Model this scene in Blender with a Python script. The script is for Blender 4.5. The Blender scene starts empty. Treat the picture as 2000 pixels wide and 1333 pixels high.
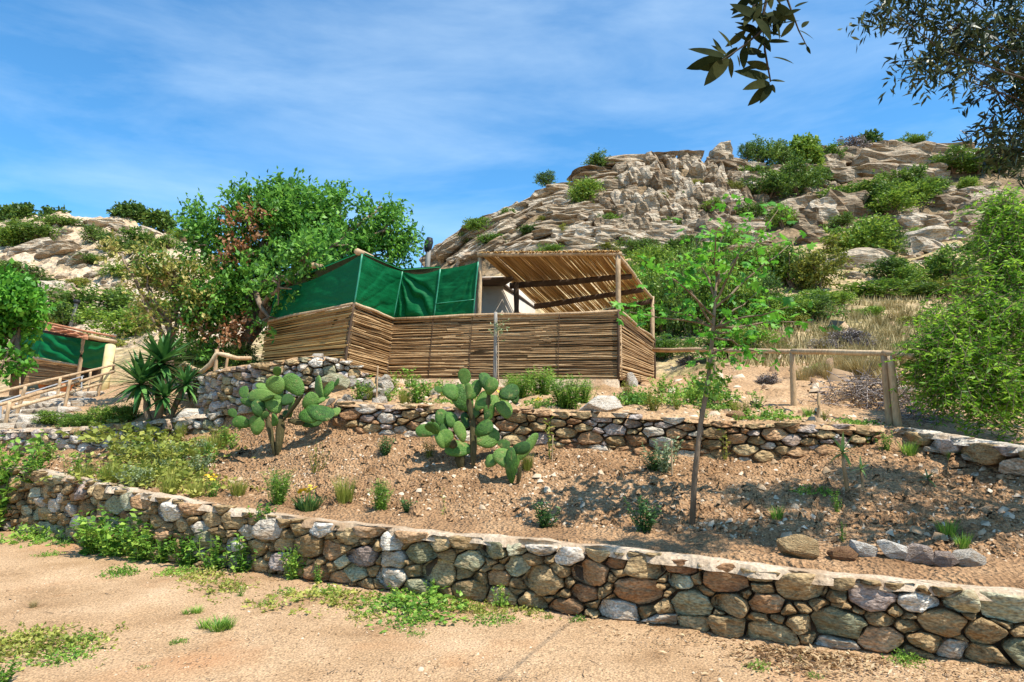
import bpy, bmesh, math, random
import numpy as np
from mathutils import Vector, Matrix, noise, Quaternion

# ------------------------------------------------------------------ camera, sky, sun, exposure
scene = bpy.context.scene
C = scene.collection
CAMZ = 1.6
F = 2000 * 24 / 36.0
PITCH = math.atan(133.5 / F)
cam_d = bpy.data.cameras.new('camera'); cam_d.lens = 24; cam_d.sensor_width = 36
cam_d.clip_start = 0.05; cam_d.clip_end = 5000
cam = bpy.data.objects.new('camera', cam_d); C.objects.link(cam)
cam.location = (0, 0, CAMZ); cam.rotation_euler = (math.pi / 2 + PITCH, 0, 0)
scene.camera = cam
SUN = Vector((0.40, -0.27, 0.87)).normalized()
w = bpy.data.worlds.new('World'); scene.world = w; w.use_nodes = True
nt = w.node_tree; nt.nodes.clear()
sky = nt.nodes.new('ShaderNodeTexSky'); sky.sky_type = 'NISHITA'; sky.sun_disc = False
sky.sun_elevation = math.asin(SUN.z); sky.sun_rotation = math.atan2(SUN.x, SUN.y)
sky.air_density = 1.0; sky.dust_density = 0.3; sky.ozone_density = 3.5; sky.altitude = 300
tc = nt.nodes.new('ShaderNodeTexCoord')
mp = nt.nodes.new('ShaderNodeMapping'); mp.inputs['Rotation'].default_value = (0.3, 0.5, 0.5); mp.inputs['Scale'].default_value = (1.2, 2.6, 5.0)
nz = nt.nodes.new('ShaderNodeTexNoise'); nz.inputs['Scale'].default_value = 1.7; nz.inputs['Detail'].default_value = 9; nz.inputs['Roughness'].default_value = 0.58; nz.inputs['Distortion'].default_value = 0.3
rp = nt.nodes.new('ShaderNodeValToRGB'); rp.color_ramp.elements[0].position = 0.36; rp.color_ramp.elements[1].position = 0.86
rp.color_ramp.elements[0].color = (0, 0, 0, 1); rp.color_ramp.elements[1].color = (0.46, 0.46, 0.46, 1)
tint = nt.nodes.new('ShaderNodeMix'); tint.data_type = 'RGBA'; tint.blend_type = 'MULTIPLY'; tint.inputs[0].default_value = 1.0
tint.inputs[7].default_value = (0.60, 1.18, 1.40, 1)
mx = nt.nodes.new('ShaderNodeMix'); mx.data_type = 'RGBA'; mx.inputs[7].default_value = (6.2, 7.6, 8.6, 1)
bg = nt.nodes.new('ShaderNodeBackground'); bg.inputs['Strength'].default_value = 0.116
wo = nt.nodes.new('ShaderNodeOutputWorld')
L_ = nt.links.new
L_(tc.outputs['Generated'], mp.inputs['Vector']); L_(mp.outputs[0], nz.inputs['Vector']); L_(nz.outputs['Fac'], rp.inputs['Fac'])
L_(sky.outputs[0], tint.inputs[6]); L_(tint.outputs[2], mx.inputs[6]); L_(rp.outputs['Color'], mx.inputs[0])
L_(mx.outputs[2], bg.inputs['Color']); L_(bg.outputs[0], wo.inputs['Surface'])
sl = bpy.data.lights.new('sun', 'SUN'); sl.energy = 5.0; sl.angle = math.radians(0.5); sl.color = (1.0, 0.95, 0.86)
so = bpy.data.objects.new('sun', sl); C.objects.link(so); so.location = (20, 5, 40)
so.rotation_euler = SUN.to_track_quat('Z', 'Y').to_euler()
scene.view_settings.view_transform = 'Standard'; scene.view_settings.look = 'None'
scene.view_settings.exposure = 0.54; scene.view_settings.gamma = 1.0; scene.view_settings.use_curve_mapping = False
scene.render.engine = 'CYCLES'

# ------------------------------------------------------------------ pixels (photo 2000x1333) to points
cp, sp_ = math.cos(PITCH), math.sin(PITCH)
def P(px, py, d):
    """point on the ray of a photo pixel, at depth d along the ground"""
    u = (px - 1000) / F; v = (666.5 - py) / F
    dy = cp - v * sp_
    k = d / dy
    return Vector((u * k, d, CAMZ + (sp_ + v * cp) * k))
def Pa(px, py, d):
    u = (px - 1000) / F; v = (666.5 - py) / F
    k = d / (cp - v * sp_)
    return np.stack([u * k, d + 0 * k, CAMZ + (sp_ + v * cp) * k], -1)
def PYZ(z, d):
    t = (z - CAMZ) / d
    return 666.5 - F * (t * cp - sp_) / (cp + t * sp_)
def G(px, py, z=0.0):
    u = (px - 1000) / F; v = (666.5 - py) / F
    k = (z - CAMZ) / (sp_ + v * cp)
    return Vector((u * k, (cp - v * sp_) * k, z))
def m_per_px(d): return d / F

# ------------------------------------------------------------------ object helpers
def tag(o, label, cat, group=None):
    o['label'] = label; o['category'] = cat
    if group: o['group'] = group
    return o
def thing(name, label, cat, loc=(0, 0, 0), group=None, rz=0):
    o = bpy.data.objects.new(name, None); C.objects.link(o); o.location = loc; o.rotation_euler = (0, 0, rz)
    o.empty_display_size = 0.1
    return tag(o, label, cat, group)
def mesh_np(name, V, faces, mats, smooth=False, mi=None):
    """faces: list of int arrays, each (n,3) or (n,4)"""
    me = bpy.data.meshes.new(name)
    V = np.asarray(V, dtype=np.float32).reshape(-1, 3)
    if not isinstance(faces, (list, tuple)): faces = [faces]
    faces = [np.asarray(f, dtype=np.int32) for f in faces if len(f)]
    me.vertices.add(len(V)); me.vertices.foreach_set('co', V.ravel())
    loops = np.concatenate([f.ravel() for f in faces])
    tot = np.concatenate([np.full(len(f), f.shape[1], np.int32) for f in faces])
    st = np.concatenate([[0], np.cumsum(tot)[:-1]]).astype(np.int32)
    me.loops.add(len(loops)); me.loops.foreach_set('vertex_index', loops)
    me.polygons.add(len(tot)); me.polygons.foreach_set('loop_start', st); me.polygons.foreach_set('loop_total', tot)
    if not isinstance(mats, (list, tuple)): mats = [mats]
    for m in mats: me.materials.append(m)
    if mi is not None: me.polygons.foreach_set('material_index', np.asarray(mi, dtype=np.int32))
    me.update(calc_edges=True)
    if smooth: me.polygons.foreach_set('use_smooth', np.ones(len(tot), dtype=bool))
    return me
def ob(name, me, parent=None, loc=None, rot=None, scale=None):
    o = bpy.data.objects.new(name, me); C.objects.link(o)
    if parent: o.parent = parent
    if loc is not None: o.location = loc
    if rot is not None: o.rotation_euler = rot
    if scale is not None: o.scale = scale
    return o
def struct(o, kind='structure'): o['kind'] = kind; return o
class Geo:
    """collects pieces of one mesh"""
    def __init__(s): s.v = []; s.f = []; s.n = 0
    def add(s, V, fs):
        V = np.asarray(V, dtype=np.float64).reshape(-1, 3)
        if not isinstance(fs, (list, tuple)): fs = [fs]
        for f in fs:
            if len(f): s.f.append(np.asarray(f) + s.n)
        s.v.append(V); s.n += len(V); return s
    def mesh(s, name, mats, smooth=False):
        return mesh_np(name, np.concatenate(s.v), s.f, mats, smooth)
def tube(pts, rad, sides=7, cap=True, jitter=0, seed=0):
    pts = [Vector(p) for p in pts]; n = len(pts)
    if not hasattr(rad, '__len__'): rad = [rad] * n
    V = []; rr = random.Random(seed)
    up = Vector((0.03, 0.05, 1))
    for i, p in enumerate(pts):
        t = (pts[min(i + 1, n - 1)] - pts[max(i - 1, 0)]).normalized()
        a = t.cross(up)
        if a.length < 0.05: a = t.cross(Vector((1, 0, 0)))
        a.normalize(); b = t.cross(a)
        for k in range(sides):
            an = 2 * math.pi * k / sides
            r = rad[i] * (1 + (rr.random() - .5) * jitter)
            V.append(p + (a * math.cos(an) + b * math.sin(an)) * r)
    Q = []
    for i in range(n - 1):
        for k in range(sides):
            k2 = (k + 1) % sides
            Q.append((i * sides + k, i * sides + k2, (i + 1) * sides + k2, (i + 1) * sides + k))
    T = []
    if cap:
        c0 = len(V); V.append(pts[0]); V.append(pts[-1])
        for k in range(sides):
            k2 = (k + 1) % sides
            T.append((c0, k2, k)); T.append((c0 + 1, (n - 1) * sides + k, (n - 1) * sides + k2))
    return np.array([tuple(v) for v in V]), [np.array(Q), np.array(T)] if T else [np.array(Q)]
def bent(a, b, n=6, amp=0.03, seed=0, sag=0):
    rr = random.Random(seed); a = Vector(a); b = Vector(b); L = (b - a).length; out = []
    o = Vector((rr.uniform(0, 99), rr.uniform(0, 99), rr.uniform(0, 99)))
    for i in range(n):
        t = i / (n - 1); p = a.lerp(b, t)
        e = math.sin(math.pi * t)
        nv = noise.noise_vector(o + Vector((t * 2.2, 0, 0)))
        out.append(p + nv * amp * L * e * 1.5 - Vector((0, 0, sag * e)))
    return out
def boxv(x0, x1, y0, y1, z0, z1):
    V = [(x, y, z) for z in (z0, z1) for y in (y0, y1) for x in (x0, x1)]
    return np.array(V), np.array([(0, 2, 3, 1), (4, 5, 7, 6), (0, 1, 5, 4), (1, 3, 7, 5), (3, 2, 6, 7), (2, 0, 4, 6)])

# ------------------------------------------------------------------ materials
def mat(name, ramp, scale=5.0, detail=6, rough=0.9, bump=0.0, bscale=30.0, coord='pos', orand=0.0, irand=0.0,
        spec=0.2, transl=0.0, fine=0.0, fscale=60.0, bdist=0.02, vor=0.0, vscale=40.0, stretch=None, spots=None, dist=0.0):
    m = bpy.data.materials.new(name); m.use_nodes = True; n = m.node_tree.nodes; l = m.node_tree.links.new
    bs = n['Principled BSDF']; out = n['Material Output']
    bs.inputs['Roughness'].default_value = rough; bs.inputs['Specular IOR Level'].default_value = spec
    if coord == 'pos': vec = n.new('ShaderNodeNewGeometry').outputs['Position']
    else:
        vec = n.new('ShaderNodeTexCoord').outputs['Object']
        oi = n.new('ShaderNodeObjectInfo'); ad = n.new('ShaderNodeVectorMath'); ad.operation = 'ADD'
        ml = n.new('ShaderNodeVectorMath'); ml.operation = 'SCALE'; ml.inputs['Scale'].default_value = 37.0
        cb = n.new('ShaderNodeCombineXYZ'); 
        for k in range(3): l(oi.outputs['Random'], cb.inputs[k])
        l(cb.outputs[0], ml.inputs[0]); l(vec, ad.inputs[0]); l(ml.outputs[0], ad.inputs[1]); vec = ad.outputs[0]
    if stretch:
        mpn = n.new('ShaderNodeMapping'); mpn.inputs['Scale'].default_value = stretch; l(vec, mpn.inputs['Vector']); vec = mpn.outputs[0]
    nz = n.new('ShaderNodeTexNoise'); nz.inputs['Scale'].default_value = scale; nz.inputs['Detail'].default_value = detail
    nz.inputs['Roughness'].default_value = 0.6; nz.inputs['Distortion'].default_value = dist
    l(vec, nz.inputs['Vector']); val = nz.outputs['Fac']
    def addrand(val, src, amt):
        a = n.new('ShaderNodeMath'); a.operation = 'SUBTRACT'; l(src, a.inputs[0]); a.inputs[1].default_value = 0.5
        b = n.new('ShaderNodeMath'); b.operation = 'MULTIPLY_ADD'; l(a.outputs[0], b.inputs[0]); b.inputs[1].default_value = amt; l(val, b.inputs[2])
        return b.outputs[0]
    if orand: val = addrand(val, n.new('ShaderNodeObjectInfo').outputs['Random'], orand)
    if irand: val = addrand(val, n.new('ShaderNodeNewGeometry').outputs['Random Per Island'], irand)
    cr = n.new('ShaderNodeValToRGB'); els = cr.color_ramp.elements
    while len(els) < len(ramp): els.new(0.5)
    for e, (p, c) in zip(els, ramp): e.position = p; e.color = (*c, 1)
    l(val, cr.inputs['Fac']); col = cr.outputs['Color']
    if fine:
        fz = n.new('ShaderNodeTexNoise'); fz.inputs['Scale'].default_value = fscale; fz.inputs['Detail'].default_value = 4; l(vec, fz.inputs['Vector'])
        fr = n.new('ShaderNodeMapRange'); fr.inputs[1].default_value = 0.3; fr.inputs[2].default_value = 0.7
        fr.inputs[3].default_value = 1 - fine; fr.inputs[4].default_value = 1 + fine; l(fz.outputs['Fac'], fr.inputs[0])
        mu = n.new('ShaderNodeMix'); mu.data_type = 'RGBA'; mu.blend_type = 'MULTIPLY'; mu.inputs[0].default_value = 1
        l(col, mu.inputs[6]); l(fr.outputs[0], mu.inputs[7]); col = mu.outputs[2]
    if spots:   # (scale, low, high, colour, strength): stains with a shape of their own
        sz = n.new('ShaderNodeTexNoise'); sz.inputs['Scale'].default_value = spots[0]; sz.inputs['Detail'].default_value = 5; l(vec, sz.inputs['Vector'])
        sr = n.new('ShaderNodeMapRange'); sr.inputs[1].default_value = spots[1]; sr.inputs[2].default_value = spots[2]; sr.inputs[4].default_value = spots[4]
        l(sz.outputs['Fac'], sr.inputs[0])
        mu = n.new('ShaderNodeMix'); mu.data_type = 'RGBA'; l(sr.outputs[0], mu.inputs[0]); l(col, mu.inputs[6]); mu.inputs[7].default_value = (*spots[3], 1); col = mu.outputs[2]
    l(col, bs.inputs['Base Color'])
    if bump:
        bz = n.new('ShaderNodeTexNoise'); bz.inputs['Scale'].default_value = bscale; bz.inputs['Detail'].default_value = 6; l(vec, bz.inputs['Vector'])
        h = bz.outputs['Fac']
        if vor:
            vz = n.new('ShaderNodeTexVoronoi'); vz.inputs['Scale'].default_value = vscale; l(vec, vz.inputs['Vector'])
            ma = n.new('ShaderNodeMath'); ma.operation = 'MULTIPLY_ADD'; l(vz.outputs['Distance'], ma.inputs[0]); ma.inputs[1].default_value = vor; l(h, ma.inputs[2]); h = ma.outputs[0]
        bp = n.new('ShaderNodeBump'); bp.inputs['Strength'].default_value = bump; bp.inputs['Distance'].default_value = bdist
        l(h, bp.inputs['Height']); l(bp.outputs[0], bs.inputs['Normal'])
    if transl:
        tr = n.new('ShaderNodeBsdfTranslucent'); l(col, tr.inputs['Color'])
        ms = n.new('ShaderNodeMixShader'); ms.inputs[0].default_value = transl
        l(bs.outputs[0], ms.inputs[1]); l(tr.outputs[0], ms.inputs[2]); l(ms.outputs[0], out.inputs['Surface'])
    return m
def leafmat(name, dark, mid, light, transl=0.35, rough=0.5, spec=0.35, irand=0.8, orand=0.15, scale=2.0, gain=1.0):
    dark, mid, light = [tuple(c * gain for c in k) for k in (dark, mid, light)]
    return mat(name, [(0.15, dark), (0.5, mid), (0.85, light)], scale=scale, detail=3, rough=rough, irand=irand, orand=orand, transl=transl, spec=spec, coord='obj')
M = {}
M['path'] = mat('sandy_track', [(0.25, (0.24, 0.135, 0.062)), (0.42, (0.38, 0.235, 0.122)), (0.6, (0.47, 0.305, 0.17)), (0.8, (0.54, 0.37, 0.225))], scale=1.4, detail=12, bump=0.75, bscale=40, bdist=0.014,
                vor=0.7, vscale=65, fine=0.5, fscale=70, spots=(0.8, 0.55, 0.72, (0.42, 0.18, 0.065), 0.65))
M['bank'] = mat('bank_soil', [(0.25, (0.19, 0.10, 0.045)), (0.5, (0.36, 0.205, 0.10)), (0.78, (0.50, 0.315, 0.17))], scale=1.8, detail=10, bump=1.0, bscale=22, bdist=0.05,
                vor=0.8, vscale=30, fine=0.45, fscale=50)
M['terrace'] = mat('terrace_soil', [(0.25, (0.26, 0.15, 0.07)), (0.5, (0.42, 0.26, 0.135)), (0.78, (0.55, 0.37, 0.21))], scale=1.2, detail=10, bump=1.0, bscale=14, bdist=0.06, fine=0.4, fscale=30)
M['hill'] = mat('dry_hillside', [(0.25, (0.20, 0.18, 0.06)), (0.45, (0.36, 0.27, 0.12)), (0.6, (0.50, 0.35, 0.19)), (0.8, (0.58, 0.44, 0.29))], scale=0.35, detail=11, bump=1.0, bscale=2.5, bdist=0.35, vor=0.7, vscale=1.4, fine=0.4, fscale=4.0)
M['pale'] = mat('pale_rock_slope', [(0.25, (0.36, 0.24, 0.12)), (0.45, (0.54, 0.39, 0.24)), (0.7, (0.66, 0.53, 0.39))], scale=0.25, detail=11, bump=1.0, bscale=1.4, bdist=0.7, vor=1.0, vscale=0.8, fine=0.3, fscale=3.0)
M['crevice'] = mat('crevice_shade_ground', [(0.25, (0.10, 0.075, 0.035)), (0.5, (0.22, 0.15, 0.08)), (0.75, (0.40, 0.29, 0.17))], scale=0.4, detail=11, bump=1.0, bscale=1.2, bdist=0.8, vor=1.0, vscale=0.7, fine=0.4, fscale=3.0)  # rocky brown, darkened to put the shade of the crevices into the ground
M['cap'] = mat('cement_cap', [(0.25, (0.36, 0.25, 0.15)), (0.5, (0.50, 0.38, 0.26)), (0.75, (0.62, 0.50, 0.37))], scale=3, detail=9, bump=0.8, bscale=24, bdist=0.03, fine=0.3, fscale=40, spots=(2.2, 0.50, 0.66, (0.34, 0.20, 0.10), 0.75))
M['mortar'] = mat('dirt_mortar', [(0.3, (0.07, 0.045, 0.028)), (0.7, (0.17, 0.11, 0.065))], scale=6, detail=8, bump=1.0, bscale=25, bdist=0.04)
def stonemat(name, a, b, c, st=(0.30, 0.17, 0.07)):
    return mat(name, [(0.2, a), (0.5, b), (0.8, c)], scale=5, detail=10, rough=0.88, bump=1.0, bscale=13, bdist=0.05, coord='obj', orand=0.45, fine=0.5, fscale=38, stretch=(1, 1, 2.2), spots=(4.0, 0.50, 0.70, st, 0.6))
SM = [stonemat('stone_tan', (0.20, 0.13, 0.06), (0.36, 0.245, 0.12), (0.52, 0.38, 0.20)),
      stonemat('stone_grey_green', (0.18, 0.165, 0.09), (0.32, 0.295, 0.175), (0.47, 0.43, 0.29)),
      stonemat('stone_rust', (0.20, 0.10, 0.05), (0.38, 0.21, 0.10), (0.50, 0.31, 0.17)),
      stonemat('stone_mauve', (0.21, 0.155, 0.125), (0.37, 0.285, 0.235), (0.53, 0.44, 0.375)),
      stonemat('stone_pale', (0.36, 0.29, 0.21), (0.52, 0.44, 0.34), (0.68, 0.61, 0.51))]
M['lime'] = mat('limestone', [(0.2, (0.11, 0.072, 0.040)), (0.45, (0.32, 0.245, 0.16)), (0.78, (0.56, 0.47, 0.35))], scale=0.7, detail=11, rough=0.9, bump=1.0, bscale=2.2, bdist=0.35, coord='pos', orand=0.4, fine=0.45, fscale=9, stretch=(0.8, 0.8, 2.4), spots=(1.6, 0.52, 0.70, (0.26, 0.14, 0.06), 0.7))
M['reed'] = mat('dry_reed', [(0.1, (0.12, 0.065, 0.026)), (0.5, (0.34, 0.20, 0.088)), (0.9, (0.58, 0.39, 0.20))], scale=3, detail=6, rough=0.6, spec=0.3, coord='obj', orand=0.9, fine=0.55, fscale=18)
M['reedgold'] = mat('golden_reed', [(0.1, (0.24, 0.12, 0.03)), (0.5, (0.46, 0.26, 0.075)), (0.9, (0.66, 0.43, 0.16))], scale=3, detail=6, rough=0.55, spec=0.3, coord='obj', orand=0.8, fine=0.3, fscale=14, transl=0.12)
M['mat'] = mat('gap_shade_backing', [(0.3, (0.07, 0.045, 0.02)), (0.7, (0.16, 0.10, 0.05))], scale=9, rough=0.9)  # dark sheet colour stands for the shade between the reeds
M['pole'] = mat('peeled_pole', [(0.2, (0.30, 0.19, 0.10)), (0.5, (0.48, 0.33, 0.19)), (0.8, (0.60, 0.45, 0.28))], scale=4, detail=8, rough=0.75, coord='obj', orand=0.2, bump=0.5, bscale=30, fine=0.25, fscale=30, stretch=(1, 1, 0.3))
M['wood'] = mat('dark_beam_wood', [(0.3, (0.05, 0.03, 0.018)), (0.7, (0.12, 0.075, 0.045))], scale=6, rough=0.8, coord='obj')
M['bark'] = mat('bark', [(0.3, (0.10, 0.065, 0.04)), (0.5, (0.20, 0.14, 0.09)), (0.75, (0.32, 0.25, 0.18))], scale=7, detail=9, rough=0.9, coord='obj', bump=1.0, bscale=25, bdist=0.02, stretch=(1, 1, 0.35))
M['darkbark'] = mat('olive_bark', [(0.3, (0.035, 0.026, 0.018)), (0.7, (0.10, 0.08, 0.06))], scale=7, detail=9, rough=0.95, coord='obj', bump=1.0, bscale=25, bdist=0.02, spec=.1)
M['greypole'] = mat('weathered_grey_pole', [(0.3, (0.20, 0.18, 0.15)), (0.7, (0.40, 0.36, 0.31))], scale=6, rough=0.8, coord='obj', stretch=(1, 1, 0.2), bump=0.4, bscale=30)
M['black'] = mat('black_rubber', [(0.3, (0.012, 0.012, 0.013)), (0.7, (0.03, 0.03, 0.032))], rough=0.5)
M['tarp'] = mat('green_tarpaulin', [(0.2, (0.001, 0.10, 0.030)), (0.6, (0.002, 0.135, 0.040)), (0.9, (0.006, 0.18, 0.06))], scale=3, detail=6, rough=0.6, spec=0.15, coord='pos', bump=0.25, bscale=14, bdist=0.02, transl=0.12, stretch=(1, 1, 2.5))
M['seam'] = mat('green_tarp_seam', [(0.3, (0.02, 0.20, 0.11)), (0.7, (0.05, 0.32, 0.18))], rough=0.4, spec=0.5)
M['plaster'] = mat('white_plaster', [(0.3, (0.50, 0.42, 0.33)), (0.7, (0.62, 0.54, 0.44))], scale=2, rough=0.9, bump=0.3, bscale=12)
M['redwood'] = mat('red_brown_wood', [(0.3, (0.16, 0.05, 0.02)), (0.7, (0.30, 0.11, 0.05))], scale=6, rough=0.5, coord='obj')
M['awning'] = mat('orange_sheet', [(0.3, (0.36, 0.13, 0.06)), (0.6, (0.52, 0.24, 0.13)), (0.85, (0.62, 0.36, 0.22))], scale=4, rough=0.7)
M['cream'] = mat('cream_painted_post', [(0.3, (0.55, 0.42, 0.18)), (0.7, (0.72, 0.60, 0.32))], scale=3, rough=0.7, bump=0.3, bscale=10)
M['terracotta'] = mat('terracotta', [(0.3, (0.42, 0.14, 0.05)), (0.7, (0.55, 0.22, 0.09))], scale=6, rough=0.8)
M['metal'] = mat('galvanised_rail', [(0.3, (0.30, 0.31, 0.32)), (0.7, (0.42, 0.43, 0.44))], rough=0.4, spec=0.6)
# foliage
M['carob'] = leafmat('carob_leaf', (0.020, 0.060, 0.010), (0.050, 0.135, 0.018), (0.125, 0.25, 0.035), transl=0.42, gain=2.0)
M['redleaf'] = leafmat('withered_red_leaf', (0.22, 0.07, 0.025), (0.40, 0.17, 0.07), (0.55, 0.32, 0.17))
M['yellowleaf'] = leafmat('yellowing_leaf', (0.09, 0.13, 0.02), (0.25, 0.26, 0.05), (0.46, 0.38, 0.12), gain=1.25)
M['fig'] = leafmat('fig_leaf', (0.035, 0.14, 0.012), (0.075, 0.25, 0.02), (0.15, 0.36, 0.03), transl=0.45, orand=0.8, gain=1.35)
M['figs'] = leafmat('fig_like_leaf', (0.035, 0.13, 0.012), (0.075, 0.23, 0.02), (0.15, 0.34, 0.035), transl=0.4, gain=1.4)  # own green of the broad-leaved tree by the left hut
M['olive'] = leafmat('olive_leaf', (0.014, 0.026, 0.008), (0.042, 0.066, 0.018), (0.16, 0.19, 0.085), transl=0.22, rough=0.42)
M['nearleaf'] = leafmat('backlit_broad_leaf', (0.012, 0.018, 0.005), (0.028, 0.036, 0.010), (0.06, 0.065, 0.02), transl=0.3, orand=.6, rough=.8, spec=.05)  # near leaves darkened, a backlit silhouette put into their colour
M['pepper'] = leafmat('pepper_leaf', (0.040, 0.10, 0.008), (0.095, 0.20, 0.014), (0.22, 0.34, 0.03), transl=0.5, gain=2.0)
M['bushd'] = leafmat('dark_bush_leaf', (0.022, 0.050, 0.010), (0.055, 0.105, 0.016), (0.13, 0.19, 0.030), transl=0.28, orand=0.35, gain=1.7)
M['bushm'] = leafmat('mid_bush_leaf', (0.040, 0.085, 0.012), (0.090, 0.165, 0.018), (0.20, 0.27, 0.035), transl=0.3, orand=0.35, gain=1.65)
M['bushy'] = leafmat('olive_bush_leaf', (0.075, 0.085, 0.014), (0.16, 0.18, 0.024), (0.29, 0.29, 0.05), transl=0.3, orand=0.35, gain=1.35)
M['lav'] = leafmat('grey_mauve_scrub', (0.10, 0.085, 0.075), (0.20, 0.165, 0.15), (0.33, 0.28, 0.26), transl=0.1)
M['weed'] = leafmat('weed_leaf', (0.045, 0.11, 0.014), (0.10, 0.20, 0.022), (0.22, 0.32, 0.05), transl=0.35, orand=0.3, gain=1.65)
M['weedy'] = leafmat('yellow_weed_leaf', (0.12, 0.15, 0.02), (0.23, 0.26, 0.04), (0.40, 0.38, 0.09), transl=0.35, orand=0.3, gain=1.3)
M['silver'] = leafmat('silvery_weed_leaf', (0.12, 0.17, 0.07), (0.22, 0.28, 0.13), (0.36, 0.42, 0.24), transl=0.3, gain=1.35)
M['dkweed'] = leafmat('dark_herb_leaf', (0.018, 0.055, 0.015), (0.040, 0.10, 0.024), (0.09, 0.17, 0.04), transl=0.25, gain=1.3)
M['straw'] = leafmat('dry_grass', (0.19, 0.15, 0.05), (0.34, 0.26, 0.10), (0.52, 0.41, 0.19), transl=0.3)
M['twig'] = leafmat('dry_twig', (0.12, 0.09, 0.075), (0.25, 0.20, 0.175), (0.42, 0.36, 0.33), transl=0.0)
M['litter'] = leafmat('leaf_litter', (0.16, 0.085, 0.035), (0.36, 0.22, 0.10), (0.58, 0.43, 0.24), transl=0.1)
M['flower'] = leafmat('yellow_flower', (0.65, 0.36, 0.01), (0.80, 0.52, 0.02), (0.85, 0.66, 0.06), transl=0.2)
M['yucca'] = leafmat('yucca_leaf', (0.014, 0.055, 0.014), (0.035, 0.105, 0.022), (0.10, 0.21, 0.05), transl=0.18, orand=0.8, rough=0.4, gain=1.4)
M['aloe'] = leafmat('pale_yucca_leaf', (0.10, 0.20, 0.03), (0.20, 0.33, 0.06), (0.33, 0.46, 0.14), transl=0.25, orand=0.7)
M['pad'] = mat('cactus_pad', [(0.15, (0.025, 0.075, 0.010)), (0.5, (0.070, 0.165, 0.020)), (0.85, (0.135, 0.235, 0.042))], scale=6, detail=7, rough=0.55, spec=0.3, coord='obj', orand=0.85, bump=0.5, bscale=20, bdist=0.015, vor=-1.0, vscale=24, fine=.35, fscale=22, spots=(3.5, .60, .70, (0.30, 0.26, 0.08), .6))
M['padold'] = mat('cactus_old_pad', [(0.2, (0.045, 0.035, 0.013)), (0.6, (0.085, 0.072, 0.027)), (0.85, (0.16, 0.125, 0.06))], scale=5, detail=7, rough=0.8, coord='obj', orand=0.3, bump=0.7, bscale=20, bdist=0.02)
M['chip'] = mat('stone_chips', [(0.1, (0.22, 0.13, 0.07)), (0.5, (0.42, 0.28, 0.16)), (0.95, (0.66, 0.54, 0.40))], scale=2, irand=0.8, rough=0.9)

# ------------------------------------------------------------------ terrain: feature lines given as (photo column, photo row, depth)
WALL = [(-500, 985, 0.95), (50, 1040, 0.81), (300, 1094, 0.66), (500, 1117, 0.55), (700, 1146, 0.52), (1000, 1183, 0.51), (1300, 1222, 0.50), (1500, 1256, 0.485), (2000, 1304, 0.43), (2600, 1370, 0.42), (3600, 1480, 0.42)]
WP = [G(a, b) for a, b, c in WALL]; WX = [a for a, b, c in WALL]
def wall_d(px): return np.interp(px, WX, [p.y for p in WP])
def wall_h(px): return np.interp(px, WX, [c for a, b, c in WALL])
def FL(tab):
    xs, ys, ds = zip(*tab)
    return lambda x: (np.interp(x, xs, ys), np.interp(x, xs, ds))
def f0(x): d = wall_d(x) + 0.06; return PYZ(wall_h(x) - 0.16, d), d
def f0b(x): d = wall_d(x) + 0.26; return PYZ(wall_h(x) - 0.005, d), d
def f0c(x): d = wall_d(x) + 0.95; return PYZ(wall_h(x) + 0.06, d), d
F1 = FL([(-700, 905, 16), (-300, 897, 13.2), (0, 886, 11.3), (200, 880, 10.8), (420, 842, 10.2), (640, 836, 8.9), (850, 852, 8.6), (1050, 870, 8.3), (1250, 884, 8.0), (1450, 900, 7.75), (1600, 892, 7.6), (1660, 870, 7.75), (1760, 870, 7.6), (1850, 893, 7.1), (2000, 928, 6.2), (2300, 985, 5.2), (2700, 1040, 4.6)])
F2 = FL([(-700, 850, 16.2), (-300, 845, 13.4), (0, 845, 11.5), (200, 838, 11.0), (420, 812, 10.4), (640, 790, 9.15), (850, 796, 8.85), (1050, 804, 8.55), (1250, 812, 8.25), (1450, 829, 8.0), (1600, 832, 7.85), (1660, 832, 7.9), (1760, 841, 7.8), (1850, 858, 7.25), (2000, 890, 6.4), (2300, 930, 5.4), (2700, 960, 4.8)])
F3 = FL([(-700, 800, 22), (-300, 795, 19), (0, 792, 15), (200, 782, 14), (360, 776, 11.6), (400, 745, 10.75), (640, 712, 10.3), (700, 735, 10.4), (780, 752, 11.8), (850, 757, 12.0), (1050, 760, 11.7), (1250, 762, 11.6), (1330, 772, 10.6), (1450, 795, 9.8), (1650, 812, 9.0), (1850, 845, 8.5), (2000, 870, 7.8), (2300, 900, 7), (2700, 930, 6)])
F4 = FL([(-700, 770, 30), (-300, 770, 27), (0, 764, 20), (200, 757, 19), (420, 720, 17), (640, 725, 17), (850, 732, 17), (1050, 738, 17), (1200, 745, 17), (1300, 738, 16), (1450, 705, 15), (1650, 715, 14), (1850, 735, 13), (2000, 745, 12), (2300, 760, 11), (2700, 770, 10)])
F5 = FL([(-700, 720, 48), (-300, 710, 46), (0, 690, 38), (200, 680, 36), (420, 660, 34), (640, 650, 32), (850, 650, 32), (1050, 640, 32), (1250, 625, 32), (1450, 600, 32), (1650, 582, 32), (1850, 590, 32), (2000, 600, 30), (2300, 620, 28), (2700, 650, 26)])
F6 = FL([(-700, 590, 70), (-300, 580, 70), (0, 555, 62), (200, 565, 60), (420, 600, 58), (640, 610, 55), (850, 575, 55), (1050, 508, 55), (1250, 497, 55), (1450, 480, 55), (1650, 470, 54), (1850, 470, 52), (2000, 480, 50), (2300, 520, 45), (2700, 560, 40)])
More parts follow.
